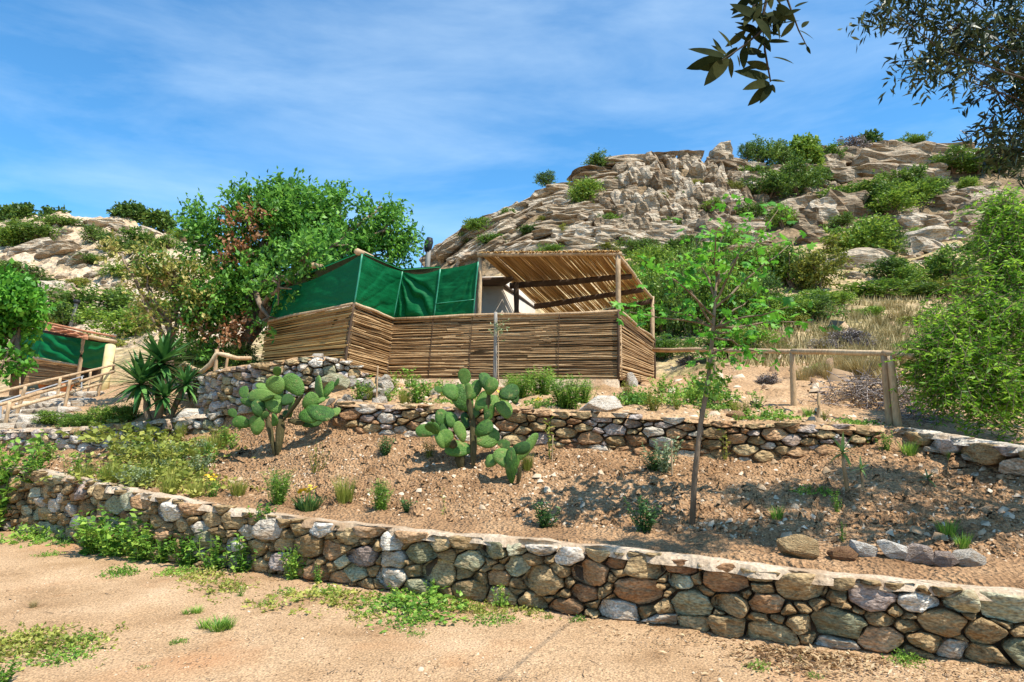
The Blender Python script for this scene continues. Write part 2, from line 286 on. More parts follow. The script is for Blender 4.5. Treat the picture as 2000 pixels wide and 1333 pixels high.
F7 = FL([(-700, 450, 95), (-300, 425, 92), (0, 425, 88), (120, 422, 87), (220, 424, 86), (280, 438, 84), (330, 458, 83), (400, 495, 82), (480, 545, 80), (640, 585, 76), (760, 560, 72), (850, 512, 70), (890, 478, 69), (960, 432, 69), (1050, 388, 69), (1130, 356, 69), (1200, 328, 69), (1270, 318, 69), (1400, 322, 71), (1500, 333, 74), (1600, 336, 78), (1640, 322, 80), (1750, 300, 82), (1860, 294, 82), (1950, 302, 82), (2100, 310, 80), (2300, 335, 75), (2700, 400, 66)])
def f8(x): py, d = F7(x); return PYZ(-2.0, d + 75), d + 75
LINES = [f0, f0b, f0c, F1, F2, F3, F4, F5, F6, F7, f8]
def dz(x, y):
    """relief of the ground, growing with how coarse the ground is there"""
    if y < 9.5: a, s = 0.045, 2.6
    elif y < 20: a, s = 0.10, 1.2
    else: a, s = min(0.9, 0.10 + (y - 20) * 0.018), 0.28
    k = min(1.0, max(0.0, (y - 8.0) / 4)) if y < 12 else 1.0
    v = a * noise.noise((x * s, y * s, 3.1)) + a * 0.55 * noise.noise((x * s * 2.7, y * s * 2.7, 7.7)) + a * 0.35 * noise.noise((x * s * 7, y * s * 7, 1.7))
    return v
def seg_of(px, py):
    ks = [f(px) for f in LINES[:10]]
    best = None
    for i in range(len(ks) - 1):
        a, b = ks[i][0], ks[i + 1][0]
        if b <= py <= a and a > b: best = i; break
    return ks, best
def proj_py(p):
    dy = p.y; z = p.z - CAMZ; return PYZ(p.z, p.y)
def hit(px, py, bump=True):
    """where the ray of a photo pixel meets the terrain"""
    if py > PYZ(0, float(wall_d(px))) : return G(px, py, 0)
    ks, i = seg_of(px, py)
    if i is None:
        i = min(range(9), key=lambda k: min(abs(ks[k][0] - py), abs(ks[k + 1][0] - py)))
        k = i if abs(ks[i][0] - py) < abs(ks[i + 1][0] - py) else i + 1
        q = P(px, ks[k][0], float(ks[k][1]))
    else:
        a = P(px, float(ks[i][0]), float(ks[i][1])); b = P(px, float(ks[i + 1][0]), float(ks[i + 1][1]))
        lo, hi = 0.0, 1.0
        for _ in range(24):
            t = (lo + hi) / 2; q = a.lerp(b, t)
            if PYZ(q.z, q.y) > py: lo = t
            else: hi = t
        q = a.lerp(b, (lo + hi) / 2)
    if bump: q.z += dz(q.x, q.y)
    return q
def strip(name, segs, rows, cols, mats, mfun=None):
    Vs = []; cols = np.asarray(cols, float)
    for si, (i, n) in enumerate(zip(segs, rows)):
        a = Pa(cols, *LINES[i](cols)); b = Pa(cols, *LINES[i + 1](cols))
        last = si == len(segs) - 1
        for t in np.linspace(0, 1, n + 1)[: None if last else -1]: Vs.append(a + (b - a) * t)
    V = np.array(Vs); R, K = V.shape[:2]
    V = V.reshape(-1, 3)
    V[:, 2] += np.array([dz(x, y) for x, y, z in V])
    idx = np.arange(R * K).reshape(R, K)
    Q = np.stack([idx[:-1, :-1], idx[:-1, 1:], idx[1:, 1:], idx[1:, :-1]], -1).reshape(-1, 4)
    mi = None
    if mfun is not None: mi = np.array([mfun(c) for c in V[Q].mean(1)])
    return struct(ob(name, mesh_np(name, V, Q, mats, True, mi)))
cols_near = np.concatenate([np.arange(-700, 2300, 8), np.arange(2300, 3601, 20)]); cols_far = np.concatenate([np.arange(-700, 0, 20), np.arange(0, 2001, 7), np.arange(2020, 3601, 20)])
bank = strip('garden_bank', [0, 1, 2, 3], [3, 8, 64, 4], cols_near, M['bank'])
terr = strip('terrace', [4, 5], [30, 24], cols_near, M['terrace'])
def hillm(c):
    px = 1000 + F * c[0] / c[1]
    if px < 760 and c[1] > 34: return 1
    if c[1] > 53 + 2 * noise.noise((c[0] * .2, c[1] * .2, 0)): return 2
    return 0
hill = strip('hillside', [6, 7, 8, 9], [44, 44, 44, 10], cols_far, [M['hill'], M['pale'], M['crevice']], hillm)
# the flat track, one sheet out to the horizon (fine near the camera)
def track():
    Vs = []; 
    xs = np.concatenate([[-3000, -300, -60], np.linspace(-14, 9, 231), [60, 300, 3000]]); ys = np.concatenate([[-3000, -300, -40], np.linspace(-3, 13, 161), [60, 300, 3000]])
    X, Y = np.meshgrid(xs, ys); V = np.stack([X, Y, 0 * X], -1).reshape(-1, 3)
    near = (np.abs(V[:, 0] + 2) < 12.5) & (V[:, 1] > -3.5) & (V[:, 1] < 13.5)
    for i in np.nonzero(near)[0]:
        x, y = V[i, 0], V[i, 1]
        V[i, 2] = 0.018 * noise.noise((x * 1.1, y * 1.1, 0)) + 0.010 * noise.noise((x * 4, y * 4, 2)) + 0.006 * noise.noise((x * 11, y * 11, 5))
    V[~near, 2] = -0.03
    n, m = len(ys), len(xs); idx = np.arange(n * m).reshape(n, m)
    Q = np.stack([idx[:-1, :-1], idx[:-1, 1:], idx[1:, 1:], idx[1:, :-1]], -1).reshape(-1, 4)
    return struct(ob('ground', mesh_np('ground', V, Q, M['path'], True)))
track()

# ------------------------------------------------------------------ stones
def clip_poly(poly, nx, ny, c):
    out = []
    for i in range(len(poly)):
        a = poly[i]; b = poly[(i + 1) % len(poly)]
        da = nx * a[0] + ny * a[1] - c; db = nx * b[0] + ny * b[1] - c
        if da <= 0: out.append(a)
        if da * db < 0:
            t = da / (da - db); out.append((a[0] + (b[0] - a[0]) * t, a[1] + (b[1] - a[1]) * t))
    return out
def pack(L, Hf, rmin, rmax, seed, asp=0.72, tries=16000):
    """irregular stones filling a strip of length L and height Hf(s): power diagram of scattered discs"""
    rr = random.Random(seed); S = []
    Hm = max(Hf(L * k / 20) for k in range(21))
    for k in range(tries):
        f = k / tries
        r = rmin + (rmax - rmin) * max(0, (1 - f * 1.3)) * (0.5 + 0.5 * rr.random())
        r = max(r, rmin * (0.8 + 0.4 * rr.random()))
        s = rr.uniform(0, L); h = rr.uniform(0, Hm)
        if h > Hf(s): continue
        ok = True
        for (a, b, q) in S:
            if abs(a - s) < rmax * 3 and math.hypot((a - s) * asp, b - h) < (q + r) * 0.82: ok = False; break
        if ok: S.append((s, h, r))
    cells = []
    for i, (s, h, r) in enumerate(S):
        H = Hf(s)
        poly = [(max(0, s - rmax * 3), 0), (min(L, s + rmax * 3), 0), (min(L, s + rmax * 3), H), (max(0, s - rmax * 3), H)]
        x = s * asp
        for j, (s2, h2, r2) in enumerate(S):
            if i == j or abs(s2 - s) > rmax * 5: continue
            dx, dy = (s2 - s) * asp, h2 - h; d2 = dx * dx + dy * dy
            t = (d2 + r * r - r2 * r2) / (2 * d2)
            mxp, myp = x + dx * t, h + dy * t
            nx, ny = dx * asp, dy
            poly = clip_poly(poly, nx, ny, dx * mxp + dy * myp)
            if len(poly) < 3: break
        if len(poly) >= 3: cells.append(poly)
    return cells
def resample(poly, n):
    """cell outline with chamfered corners and split long edges"""
    per = sum(math.hypot(poly[i][0] - poly[i - 1][0], poly[i][1] - poly[i - 1][1]) for i in range(len(poly))); out = []
    m = len(poly)
    for i in range(m):
        a, b = poly[i], poly[(i + 1) % m]; L = math.hypot(b[0] - a[0], b[1] - a[1])
        if L < per * .045: out.append(((a[0] + b[0]) / 2, (a[1] + b[1]) / 2)); continue
        ts = (.16, .84) if L < per * .16 else ((.13, .5, .87) if L < per * .3 else (.1, .36, .64, .9))
        out += [(a[0] + (b[0] - a[0]) * t, a[1] + (b[1] - a[1]) * t) for t in ts]
    return np.array(out)
def stone_geo(poly, gap, bulge, rr, n=14, back=0.10):
    """rounded, chiselled stone in local (u along, v up, w out of the wall)"""
    q = resample(poly, n); n = len(q); c = q.mean(0); e = q - c; rad = np.hypot(e[:, 0], e[:, 1]); size = rad.mean()
    k = np.maximum(0.3, (rad - gap * rr.uniform(.6, 1.6)) / np.maximum(rad, 1e-6)); e = e * k[:, None]
    an = np.arctan2(e[:, 1], e[:, 0]); ph = [rr.uniform(0, 6.28) for _ in range(3)]
    e *= (1 + .03 * np.sin(2 * an + ph[0]) + .03 * np.sin(3 * an + ph[1]) + .02 * np.sin(5 * an + ph[2]))[:, None]
    e *= (1 + np.array([rr.uniform(-.085, .07) for _ in range(n)]))[:, None]
    tilt = np.array([rr.gauss(0, .30), rr.gauss(-0.08, .30)])
    planes = [(np.array([math.cos(a), math.sin(a)]) * rr.uniform(.4, 1.9), rr.uniform(.6, 1.25)) for a in [rr.uniform(0, 6.28) for _ in range(5)]]
    def front(u, base):
        w = base
        for g, o in planes: w = np.minimum(w, o - (u @ g) / max(size, 1e-4) * 0.8)
        return w
    V = []
    for sc, w in ((0.9, -back), (1.0, -0.05 * bulge), (0.95, 0.66 * bulge), (0.74, 0.98 * bulge), (0.38, 1.06 * bulge)):
        u = e * sc
        ww = np.full(n, w)
        if w > 0: ww = bulge * np.minimum(front(u, 2.0), w / bulge) + u @ tilt * 0.8
        ww = ww + np.array([rr.uniform(-1, 1) for _ in range(n)]) * bulge * (0.20 if w > 0 else 0.05)
        V += [(a, b, c2) for (a, b), c2 in zip(u, ww)]
    V.append((0, 0, bulge * min(1.1, float(front(np.zeros((1, 2)), 2.0)[0]))))
    Q = []
    for r in range(4):
        for i in range(n):
            j = (i + 1) % n; Q.append((r * n + i, r * n + j, (r + 1) * n + j, (r + 1) * n + i))
    T = [(4 * n + i, 4 * n + (i + 1) % n, 5 * n) for i in range(n)]
    return c, np.array(V), np.array(Q), np.array(T)
class Path:
    """wall face: points (world base) with height at each"""
    def __init__(s, pts, hs):
        s.p = [Vector(p) for p in pts]; s.h = hs
        s.d = [0]
        for a, b in zip(s.p, s.p[1:]): s.d.append(s.d[-1] + math.hypot(b.x - a.x, b.y - a.y))
        s.L = s.d[-1]
    def at(s, t):
        t = min(max(t, 0), s.L - 1e-6)
        i = max(k for k in range(len(s.d) - 1) if s.d[k] <= t); f = (t - s.d[i]) / (s.d[i + 1] - s.d[i])
        p = s.p[i].lerp(s.p[i + 1], f); 
        def tangent(k):
            k = min(max(k, 0), len(s.p) - 2); v = s.p[k + 1] - s.p[k]; return Vector((v.x, v.y, 0)).normalized()
        tg = tangent(i)
        if f < .5 and i > 0: tg = tangent(i - 1).lerp(tg, .5 + f)
        elif f >= .5 and i < len(s.p) - 2: tg = tg.lerp(tangent(i + 1), f - .5)
        tg.normalize()
        n = Vector((tg.y, -tg.x, 0))           # outward, to the right of the direction of travel
        return p, tg, n, s.h[i] * (1 - f) + s.h[i + 1] * f
def stone_wall(label, path, rmin, rmax, seed, mats, bulge=(.03, .08), gap=.012, thick=.30, batter=0.0, cap=None, asp=.72, capw=.34, maxn=300):
    rr = random.Random(seed)
    p0, _, _, _ = path.at(path.L / 2)
    root = thing('stone_wall', label, 'wall', (p0.x, p0.y, p0.z))
    o0 = Vector(root.location)
    # core
    n = max(8, int(path.L / 0.25)); V = []; 
    for i in range(n + 1):
        p, tg, nn, h = path.at(path.L * i / n)
        for (off, z) in ((-0.075, -0.25), (-0.075 - batter * h, h - 0.03), (-thick, h - 0.03), (-thick, -0.25)):
            q = p + nn * off + Vector((0, 0, z)) - o0; V.append(tuple(q))
    Q = []
    for i in range(n):
        for k in range(3): Q.append((i * 4 + k, i * 4 + k + 1, i * 4 + 5 + k, i * 4 + 4 + k))
    Q.append((3, 2, 1, 0)); b = n * 4; Q.append((b, b + 1, b + 2, b + 3))
    ob('core', mesh_np('wall_core', V, np.array(Q), M['mortar']), root)
    Hf = lambda s: path.at(s)[3] + .005 + .03 * noise.noise((s * 5, seed, 0))
    cells = pack(path.L, Hf, rmin, rmax, seed, asp)
    cells.sort(key=lambda c: -abs(sum(c[i][0] * c[(i + 1) % len(c)][1] - c[(i + 1) % len(c)][0] * c[i][1] for i in range(len(c)))))
    rest = Geo()
    for ci, poly in enumerate(cells):
        c, V, Q, T = stone_geo(poly, gap, rr.uniform(*bulge), rr)
        p, tg, nn, h = path.at(c[0])
        base = p + Vector((0, 0, c[1])) - nn * (batter * c[1] + rr.uniform(-.015, .03))
        X = V[:, :1] * np.array(tg)[None] + V[:, 1:2] * np.array([0, 0, 1.0])[None] + V[:, 2:] * np.array(nn)[None]
        m = rr.choices(range(len(mats)), [w_ for _, w_ in mats])[0]
        if ci >= maxn: rest.add(X + np.array(tuple(base - o0)), [Q, T]); continue
        ob('stone', mesh_np('stone', X, [Q, T], mats[m][0], rr.random() < .35), root, base - o0)
    if rest.n: ob('small_stones', rest.mesh('small_stones', mats[0][0]), root)['kind'] = 'stuff'
    if cap:
        n = int(path.L / 0.05); V = []; rows = 7
        for i in range(n + 1):
            p, tg, nn, h = path.at(path.L * i / n)
            for k in range(rows):
                f = k / (rows - 1)
                off = 0.012 - f * capw + (0.085 * noise.noise((p.x * 4, p.y * 4, 1 if k < 2 else 9)) if k < 3 else 0)
                z = h + (-0.05 if k in (0, rows - 1) else 0.012) + 0.02 * noise.noise((p.x * 3 + off, p.y * 3, 4.2)) + 0.012 * noise.noise((p.x * 9, p.y * 9 + f * 3, 8))
                V.append(tuple(p + nn * off + Vector((0, 0, z)) - o0))
        idx = np.arange((n + 1) * rows).reshape(n + 1, rows)
        Q = np.stack([idx[:-1, :-1], idx[1:, :-1], idx[1:, 1:], idx[:-1, 1:]], -1).reshape(-1, 4)
        ob('cap', mesh_np('cap', V, Q, cap, True), root)
    return root
M['white_stone'] = stonemat('stone_white', (0.40, 0.34, 0.27), (0.58, 0.52, 0.43), (0.76, 0.70, 0.61))
mix_front = [(SM[0], 6), (SM[1], 3.2), (SM[2], 1.8), (SM[3], .4), (SM[4], 2.0)]
mix_dry = [(SM[0], 4), (SM[2], 3), (SM[3], 2), (SM[4], 1.5)]
mix_pale = [(SM[4], 4), (SM[3], 2.5), (SM[0], 1.5), (SM[1], 1)]
stone_wall('long low rubble wall with pale cement cap beside the sandy track', Path([p for p in WP[:11]], [c for a, b, c in WALL[:11]]), 0.024, 0.118, 11, mix_front, bulge=(.025, .085), gap=.006, cap=M['cap'], capw=.19, asp=.62)
def wallpath(cols, fl0, fl1, dh=0.02, inset=0.0):
    pts = []; hs = []
    for c in cols:
        y0, d0 = fl0(c); y1, d1 = fl1(c); a = P(c, float(y0), float(d0)); b = P(c, float(y1), float(d1))
        pts.append(a - Vector((0, inset, 0.04))); hs.append(b.z - a.z + dh + 0.04)
    return Path(pts, hs)
stone_wall('dry stone terrace wall below the reed fence, behind the prickly pears', wallpath([655, 750, 850, 950, 1050, 1150, 1250, 1350, 1450, 1550, 1625, 1690, 1730], F1, F2), 0.024, 0.085, 5, mix_dry, bulge=(.03, .07), gap=.008, thick=.32, cap=M['terrace'], asp=.5)
stone_wall('low edging wall of big flat stones below the leaning double post', Path([P(1752, 862, 7.75), P(1850, 893, 7.05), P(2000, 930, 6.15), P(2250, 985, 5.3)], [.14, .20, .24, .25]), 0.05, 0.15, 8, [(SM[0], 3), (SM[3], 2), (SM[4], 2)], bulge=(.04, .08), gap=.008, cap=SM[4], asp=.5, capw=.26)
stone_wall('low left stone wall under the yucca and green shrubs', wallpath([-60, 60, 160, 260, 350, 430], F1, F2, .04), 0.04, 0.095, 21, mix_pale, bulge=(.03, .07), gap=.010, cap=M['cap'], capw=.30)
stone_wall('curved pale stone retaining wall below the gold reed fence', Path([P(352, 812, 11.9), P(385, 812, 10.7), P(440, 812, 10.1), P(520, 806, 9.75), P(600, 800, 9.6), P(670, 798, 9.6), P(722, 792, 9.9)], [.30, .62, .70, .72, .74, .70, .40]), 0.035, 0.085, 33, mix_pale, bulge=(.04, .085), gap=.010, thick=.45, cap=M['terrace'])

# convex boulder prototypes
def boulder(seed, n=26, box=(1, .8, .7), e=3.0, mats=None, sub=True):
    rr = random.Random(seed); bm = bmesh.new()
    for _ in range(n):
        v = Vector((rr.gauss(0, 1), rr.gauss(0, 1), rr.gauss(0, 1))).normalized()
        k = (abs(v.x) ** e + abs(v.y) ** e + abs(v.z) ** e) ** (-1 / e) * rr.uniform(.88, 1.05)
        bm.verts.new((v.x * k * box[0] * .5, v.y * k * box[1] * .5, v.z * k * box[2] * .5))
    r = bmesh.ops.convex_hull(bm, input=bm.verts)
    bmesh.ops.delete(bm, geom=[g for g in r['geom_interior'] if isinstance(g, bmesh.types.BMVert)], context='VERTS')
    if sub:
        bmesh.ops.bevel(bm, geom=list(bm.edges), offset=0.035, segments=1, affect='EDGES', clamp_overlap=True)
        bmesh.ops.triangulate(bm, faces=bm.faces)
    o = Vector((seed * 3.7, 1.1, 2.2))
    for v in bm.verts: v.co += noise.noise_vector(v.co * 2.6 + o) * 0.05
    me = bpy.data.meshes.new('boulder'); bm.to_mesh(me); bm.free()
    me.materials.append(mats)
    return me
def block(seed, m):
    """weathered bedded block: rounded, notched box"""
    rr_ = random.Random(seed); bm = bmesh.new(); bmesh.ops.create_cube(bm, size=1.0)
    bmesh.ops.subdivide_edges(bm, edges=list(bm.edges), cuts=4, use_grid_fill=True)
    o = Vector((seed * 5.3, seed * 1.7, 2.2)); e = rr_.uniform(4, 9); tp = rr_.uniform(-.35, .35); sh = rr_.uniform(-.3, .3)
    for v in bm.verts:
        c = v.co * 2; k = (abs(c.x) ** e + abs(c.y) ** e + abs(c.z) ** e) ** (-1 / e) * max(abs(c.x), abs(c.y), abs(c.z)); c = c * k * .5
        c.x *= 1 + tp * c.z; c.x += sh * c.z * .5
        n1 = noise.noise_vector(c * 1.7 + o); n2 = noise.noise_vector(c * 4.5 + o)
        notch = abs(noise.noise((c.x * 1.3 + o.x, c.z * 5 + o.y, o.z)))
        c += n1 * .16 + n2 * .07; c.x *= 1 - .10 * (notch < .08); c.y *= 1 - .18 * (notch < .10)
        v.co = c
    me = bpy.data.meshes.new('rock'); bm.to_mesh(me); bm.free(); me.materials.append(m)
    me.polygons.foreach_set('use_smooth', np.array([rr_.random() < .0 for _ in me.polygons], dtype=bool))
    return me
ROCKS = [block(100 + i, M['lime']) for i in range(16)]
rr = random.Random(77)
rock_list = []      # (px, py, w px, h px, angle, proto, deep)
def ridge_py(x): return float(F7(x)[0])
# outcrop of bedded limestone
for row in range(0, 21):
    x = 846 + rr.uniform(-10, 10)
    while x < 1490:
        top = ridge_py(x) - 2
        bot = 508 if x < 1330 else 508 - (x - 1330) * .25
        wave = 5 * math.sin(x * .013 + row * .4) + rr.uniform(-2, 2)
        yy = top + row * 14 + wave
        wpx, hpx = rr.uniform(34, 92), rr.uniform(13, 22); step = wpx * .66
        if yy < bot:
            steep = max(0.0, min(1.0, (x - 1150) / 90)) * max(0.0, min(1.0, (top + 150 - yy) / 60))
            flat = max(0.0, min(1.0, (x - 1000) / 160))
            slope = math.atan2(ridge_py(x - 20) - ridge_py(x + 20), 40)
            ang = slope * (1 - flat) + rr.uniform(-.08, .08)
            if steep > rr.random() and row > 0: ang = -rr.uniform(.95, 1.3); wpx = rr.uniform(24, 44); step = rr.uniform(17, 28); hpx = rr.uniform(16, 27)
            if rr.random() > .05: rock_list.append((x, yy, wpx, hpx, ang, rr.uniform(.7, 1.3)))
        x += step
# named single blocks of the upper right and middle slope: (px, py, w, h, angle)
for t in [(1410, 308, 34, 42, .2), (1640, 318, 75, 44, 0), (1700, 306, 70, 40, .05), (1745, 322, 130, 40, 0), (1835, 296, 110, 30, -.05), (1700, 345, 120, 28, .05), (1790, 343, 90, 38, 0), (1655, 352, 90, 34, .1), (1745, 300, 60, 30, 0), (1860, 320, 60, 40, 0), (1610, 330, 50, 44, 0), (1820, 330, 80, 30, .1),
          (1600, 430, 55, 60, .1), (1640, 420, 75, 55, -.2), (1575, 445, 50, 55, 0), (1540, 420, 60, 36, .2), (1675, 515, 95, 46, .05), (1800, 492, 60, 48, -.3), (1835, 468, 110, 46, .0), (1880, 475, 60, 50, -.3), (1820, 515, 50, 26, 0), (1890, 395, 90, 26, .15), (1850, 405, 60, 36, .2), (1905, 375, 70, 26, .1), (1870, 430, 70, 36, .3), (1830, 440, 60, 24, 0), (1920, 420, 60, 40, 0), (1790, 440, 70, 28, 0), (1760, 460, 40, 22, 0), (1940, 390, 60, 30, 0),
          (1385, 465, 60, 55, -.5), (1420, 440, 50, 30, -.3), (1500, 420, 50, 30, .2), (1480, 370, 70, 40, -.1), (1530, 350, 60, 30, 0), (1450, 350, 60, 34, 0), (1590, 400, 60, 26, .1), (1640, 480, 60, 26, .1), (1600, 475, 60, 24, 0), (1450, 500, 60, 24, 0), (1760, 415, 50, 20, 0), (1400, 330, 60, 26, 0), (1510, 335, 60, 26, 0), (1560, 340, 60, 30, 0), (1960, 440, 60, 40, 0), (1910, 450, 70, 30, 0), (1930, 310, 90, 26, 0),
          (105, 575, 40, 26, .1), (118, 585, 26, 20, .1), (95, 470, 50, 26, .3), (60, 495, 70, 22, .4), (110, 500, 60, 20, .4), (150, 520, 50, 18, .5), (40, 500, 60, 16, .3), (200, 440, 60, 12, .1), (150, 432, 60, 12, 0), (240, 450, 40, 14, -.3), (300, 452, 40, 14, -.5)]:
    rock_list.append((*t, 1.0))
for _ in range(120):
    rock_list.append((rr.uniform(1360, 1980), rr.uniform(350, 560), rr.uniform(14, 34), rr.uniform(8, 18), rr.uniform(-.3, .3), 1.0))
for _ in range(120):
    rock_list.append((rr.uniform(0, 380), rr.uniform(450, 640), rr.uniform(8, 26), rr.uniform(5, 12), rr.uniform(.1, .6), 1.0))
rock_list.sort(key=lambda t: -t[2] * t[3])
Gr = Geo()
for k, (px, py, wpx, hpx, ang, dp) in enumerate(rock_list):
    q = hit(px, max(py, ridge_py(px) + 1)); 
    if py < ridge_py(px): q = P(px, py, q.y)
    s = m_per_px(q.y)
    W, H = wpx * s * 1.15, hpx * s * 1.2; D = (W * .5 + H) * dp
    rotm = Matrix.Rotation(-ang, 4, 'Y') @ Matrix.Rotation(rr.uniform(-.25, .25), 4, 'Z') @ Matrix.Rotation(rr.uniform(-.15, .15), 4, 'X')
    mtx = Matrix.Translation(q + Vector((0, D * .12, 0))) @ rotm @ Matrix.Diagonal((W, D, H, 1))
    me = ROCKS[rr.randrange(len(ROCKS))]
    if k < 300:
        o = ob('rock', me, hill); o.matrix_local = mtx
    else:
        V = np.array([tuple(mtx @ v.co) for v in me.vertices]); fs = {}
        for p in me.polygons: fs.setdefault(len(p.vertices), []).append(tuple(p.vertices))
        Gr.add(V, [np.array(f) for f in fs.values() if True])
o = ob('small_rocks', None) if False else None
me = mesh_np('small_rocks', np.concatenate(Gr.v), Gr.f, M['lime']); o = ob('small_rocks', me, hill); o['kind'] = 'stuff'

# ------------------------------------------------------------------ foliage builders
rngs = np.random.default_rng
def nrm(a): return a / np.maximum(np.linalg.norm(a, axis=-1, keepdims=True), 1e-9)
def leaves(pos, axis, normal, L, W, fold=0.25):
    axis = nrm(axis); side = nrm(np.cross(normal, axis)); nn = np.cross(axis, side)
    L = np.broadcast_to(np.asarray(L, float), (len(pos),))[:, None]; W = np.broadcast_to(np.asarray(W, float), (len(pos),))[:, None]
    a = pos; m = pos + axis * L * .48 + nn * W * fold; b = m - side * W * .5; c = pos + axis * L; d = m + side * W * .5
    V = np.stack([a, b, c, d], 1).reshape(-1, 3)
    return V, np.arange(len(pos) * 4).reshape(-1, 4)
def sprigs(cent, dirs, K, slen, L, W, rng, droop=0.0, spread=0.9):
    """leafy twigs: K leaves along each"""
    n = len(cent); dirs = nrm(dirs)
    k = np.tile(np.arange(K), n); c = np.repeat(cent, K, 0); d = np.repeat(dirs, K, 0)
    sl = np.repeat(slen * rng.uniform(.6, 1.3, n), K)[:, None]; t = ((k + .5) / K)[:, None]
    pos = c + d * sl * t - np.array([0, 0, 1]) * (droop * sl * t * t)
    rnd = nrm(rng.normal(size=(n * K, 3)))
    ax = nrm(d * .55 + rnd * spread)
    nm = nrm(rng.normal(size=(n * K, 3)) * .75 + np.array([0, 0, .8]))
    s = rng.uniform(.7, 1.25, n * K)
    return leaves(pos, ax, nm, L * s, W * s)
def in_ell(ells, n, rng, shell=0.4, gap=0.0, gs=1.5, seed=0):
    """points and outward directions in a set of ellipsoids; gap>0 opens holes"""
    vol = np.array([e[1][0] * e[1][1] * e[1][2] for e in ells]) ** .8; vol /= vol.sum()
    k = rng.choice(len(ells), n, p=vol); c = np.array([tuple(e[0]) for e in ells])[k]; r = np.array([e[1] for e in ells])[k]
    d = nrm(rng.normal(size=(n, 3))); t = rng.uniform(0, 1, n) ** shell
    p = c + d * r * t[:, None]
    if gap:
        keep = np.array([noise.noise((q[0] * gs + seed, q[1] * gs, q[2] * gs)) > -0.5 + gap for q in p]); p, d = p[keep], d[keep]
    return p, d
def limb_geo(pairs, seed=0, sides=6):
    g = Geo()
    for i, (a, b, r0, r1) in enumerate(pairs):
        n = 6; pts = bent(a, b, n, .07, seed + i)
        V, f = tube(pts, [r0 + (r1 - r0) * k / (n - 1) for k in range(n)], sides, jitter=.15, seed=i); g.add(V, f)
    return g
def tree(name, label, cat, base, trunk, limbs, ells, n, K, slen, L, W, leafm, seed, group=None, gap=.35, gs=1.5, droop=0.0, extra=None, trunkm=None, shell=.4, up=.35):
    """base: world point; trunk: list of world points; limbs end near the crown's clumps"""
    rng = rngs(seed); root = thing(name, label, cat, base, group); o0 = np.array(tuple(base))
    g = Geo(); V, f = tube([p for p, r in trunk], [r for p, r in trunk], 9, jitter=.15, seed=seed); g.add(V - o0, f)
    tp = [p for p, r in trunk]; end = Vector(tp[-1]); re = trunk[-1][1]
    for i, e in enumerate(ells):
        src = Vector(tp[-1 - (i % max(1, min(2, len(tp) - 1)))])
        V, f = tube(bent(src, Vector(e[0]), 7, .08, seed * 7 + i), [re * .75 * (1 - k / 9) for k in range(7)], 6, jitter=.15); g.add(V - o0, f)
        for j in range(4):
            t = nrm(rng.normal(size=3)) * np.array(e[1]) * .85
            V, f = tube(bent(e[0], Vector(e[0]) + Vector(t), 5, .1, seed + i * 9 + j), [re * .25 * (1 - k / 6) for k in range(5)], 5, False); g.add(V - o0, f)
    ob('trunk', g.mesh('trunk', trunkm or M['bark'], True), root)
    p, d = in_ell(ells, n, rng, shell, gap, gs, seed)
    V, f = sprigs(p, d * .8 + rng.normal(size=d.shape) * .5 + np.array([0, 0, up]), K, slen, L, W, rng, droop)
    ob('crown', mesh_np('crown', V - o0, f, leafm), root)
    for ex in (extra or []):        # (name, ells, n, material)
        p, d = in_ell(ex[1], ex[2], rng, .6, .2, 2.5, seed)
        V, f = sprigs(p, d * .6 + rng.normal(size=d.shape) * .5 + np.array([0, 0, .3]), K, slen, L * .9, W * .9, rng, droop)
        ob(ex[0], mesh_np(ex[0], V - o0, f, ex[3]), root)
    return root
def E(px, py, d, rx, ry=None, rz=None):
    """crown clump: centre pixel and depth, radii in photo pixels (depth radius = width)"""
    s = m_per_px(d); ry = ry or rx
    return (P(px, py, d), (rx * s, (rz or (rx + ry) / 2) * s, ry * s))

# ------------------------------------------------------------------ bushes on the hills
def bush_proto(seed, nl, leaf, mats, lumps=7, flat=1.0):
    rng = rngs(seed); ells = [((0, 0, .28), (.36, .36, .26))]
    for i in range(lumps):
        a = rng.uniform(0, 6.28); r = rng.uniform(.10, .42); q = rng.uniform(.09, .24); ells.append(((math.cos(a) * r, math.sin(a) * r, rng.uniform(.15, .78) * (1 - r * .9)), (q, q, q * rng.uniform(.7, 1.3))))
    p, d = in_ell(ells, nl // 7, rng, .5, .36, 5.0, seed)
    p[:, 2] = np.maximum(p[:, 2], 0.0)
    V, f = sprigs(p, d * .7 + np.array([0, 0, .55]) + rng.normal(size=d.shape) * .55, 7, leaf * 2.6, leaf, leaf * .5, rng)
    return mesh_np('bush', V, f, mats)
def stems_proto(seed):
    g = Geo()
    rng = random.Random(seed)
    for i in range(6):
        a = rng.uniform(0, 6.28); V, f = tube(bent((0, 0, -.05), (math.cos(a) * .25, math.sin(a) * .25, rng.uniform(.4, .65)), 4, .1, seed + i), [.022, .017, .012, .006], 5, False); g.add(V, f)
    return g.mesh('stem', M['bark'], True)
BU = {}
for k in ('bushd', 'bushm', 'bushy', 'lav'):
    BU[k] = [bush_proto(s + len(k), 5200, .062, M[k], 11) for s in (1, 2, 3, 4)]
BN = {k: [bush_proto(40 + s, 12000, .042, M[k], 15) for s in (1, 2, 3)] for k in ('bushd', 'bushm')}
BST = [stems_proto(5), stems_proto(6)]
def sized(wpx, hpx):
    a = wpx * hpx; q = wpx / hpx
    return ('tiny' if a < 900 else 'small' if a < 2600 else 'mid-sized' if a < 5200 else 'large' if a < 9500 else 'very large') + (' low spreading' if q > 2.4 else ' wide' if q > 1.7 else ' tall' if q < 1.05 else ' rounded')
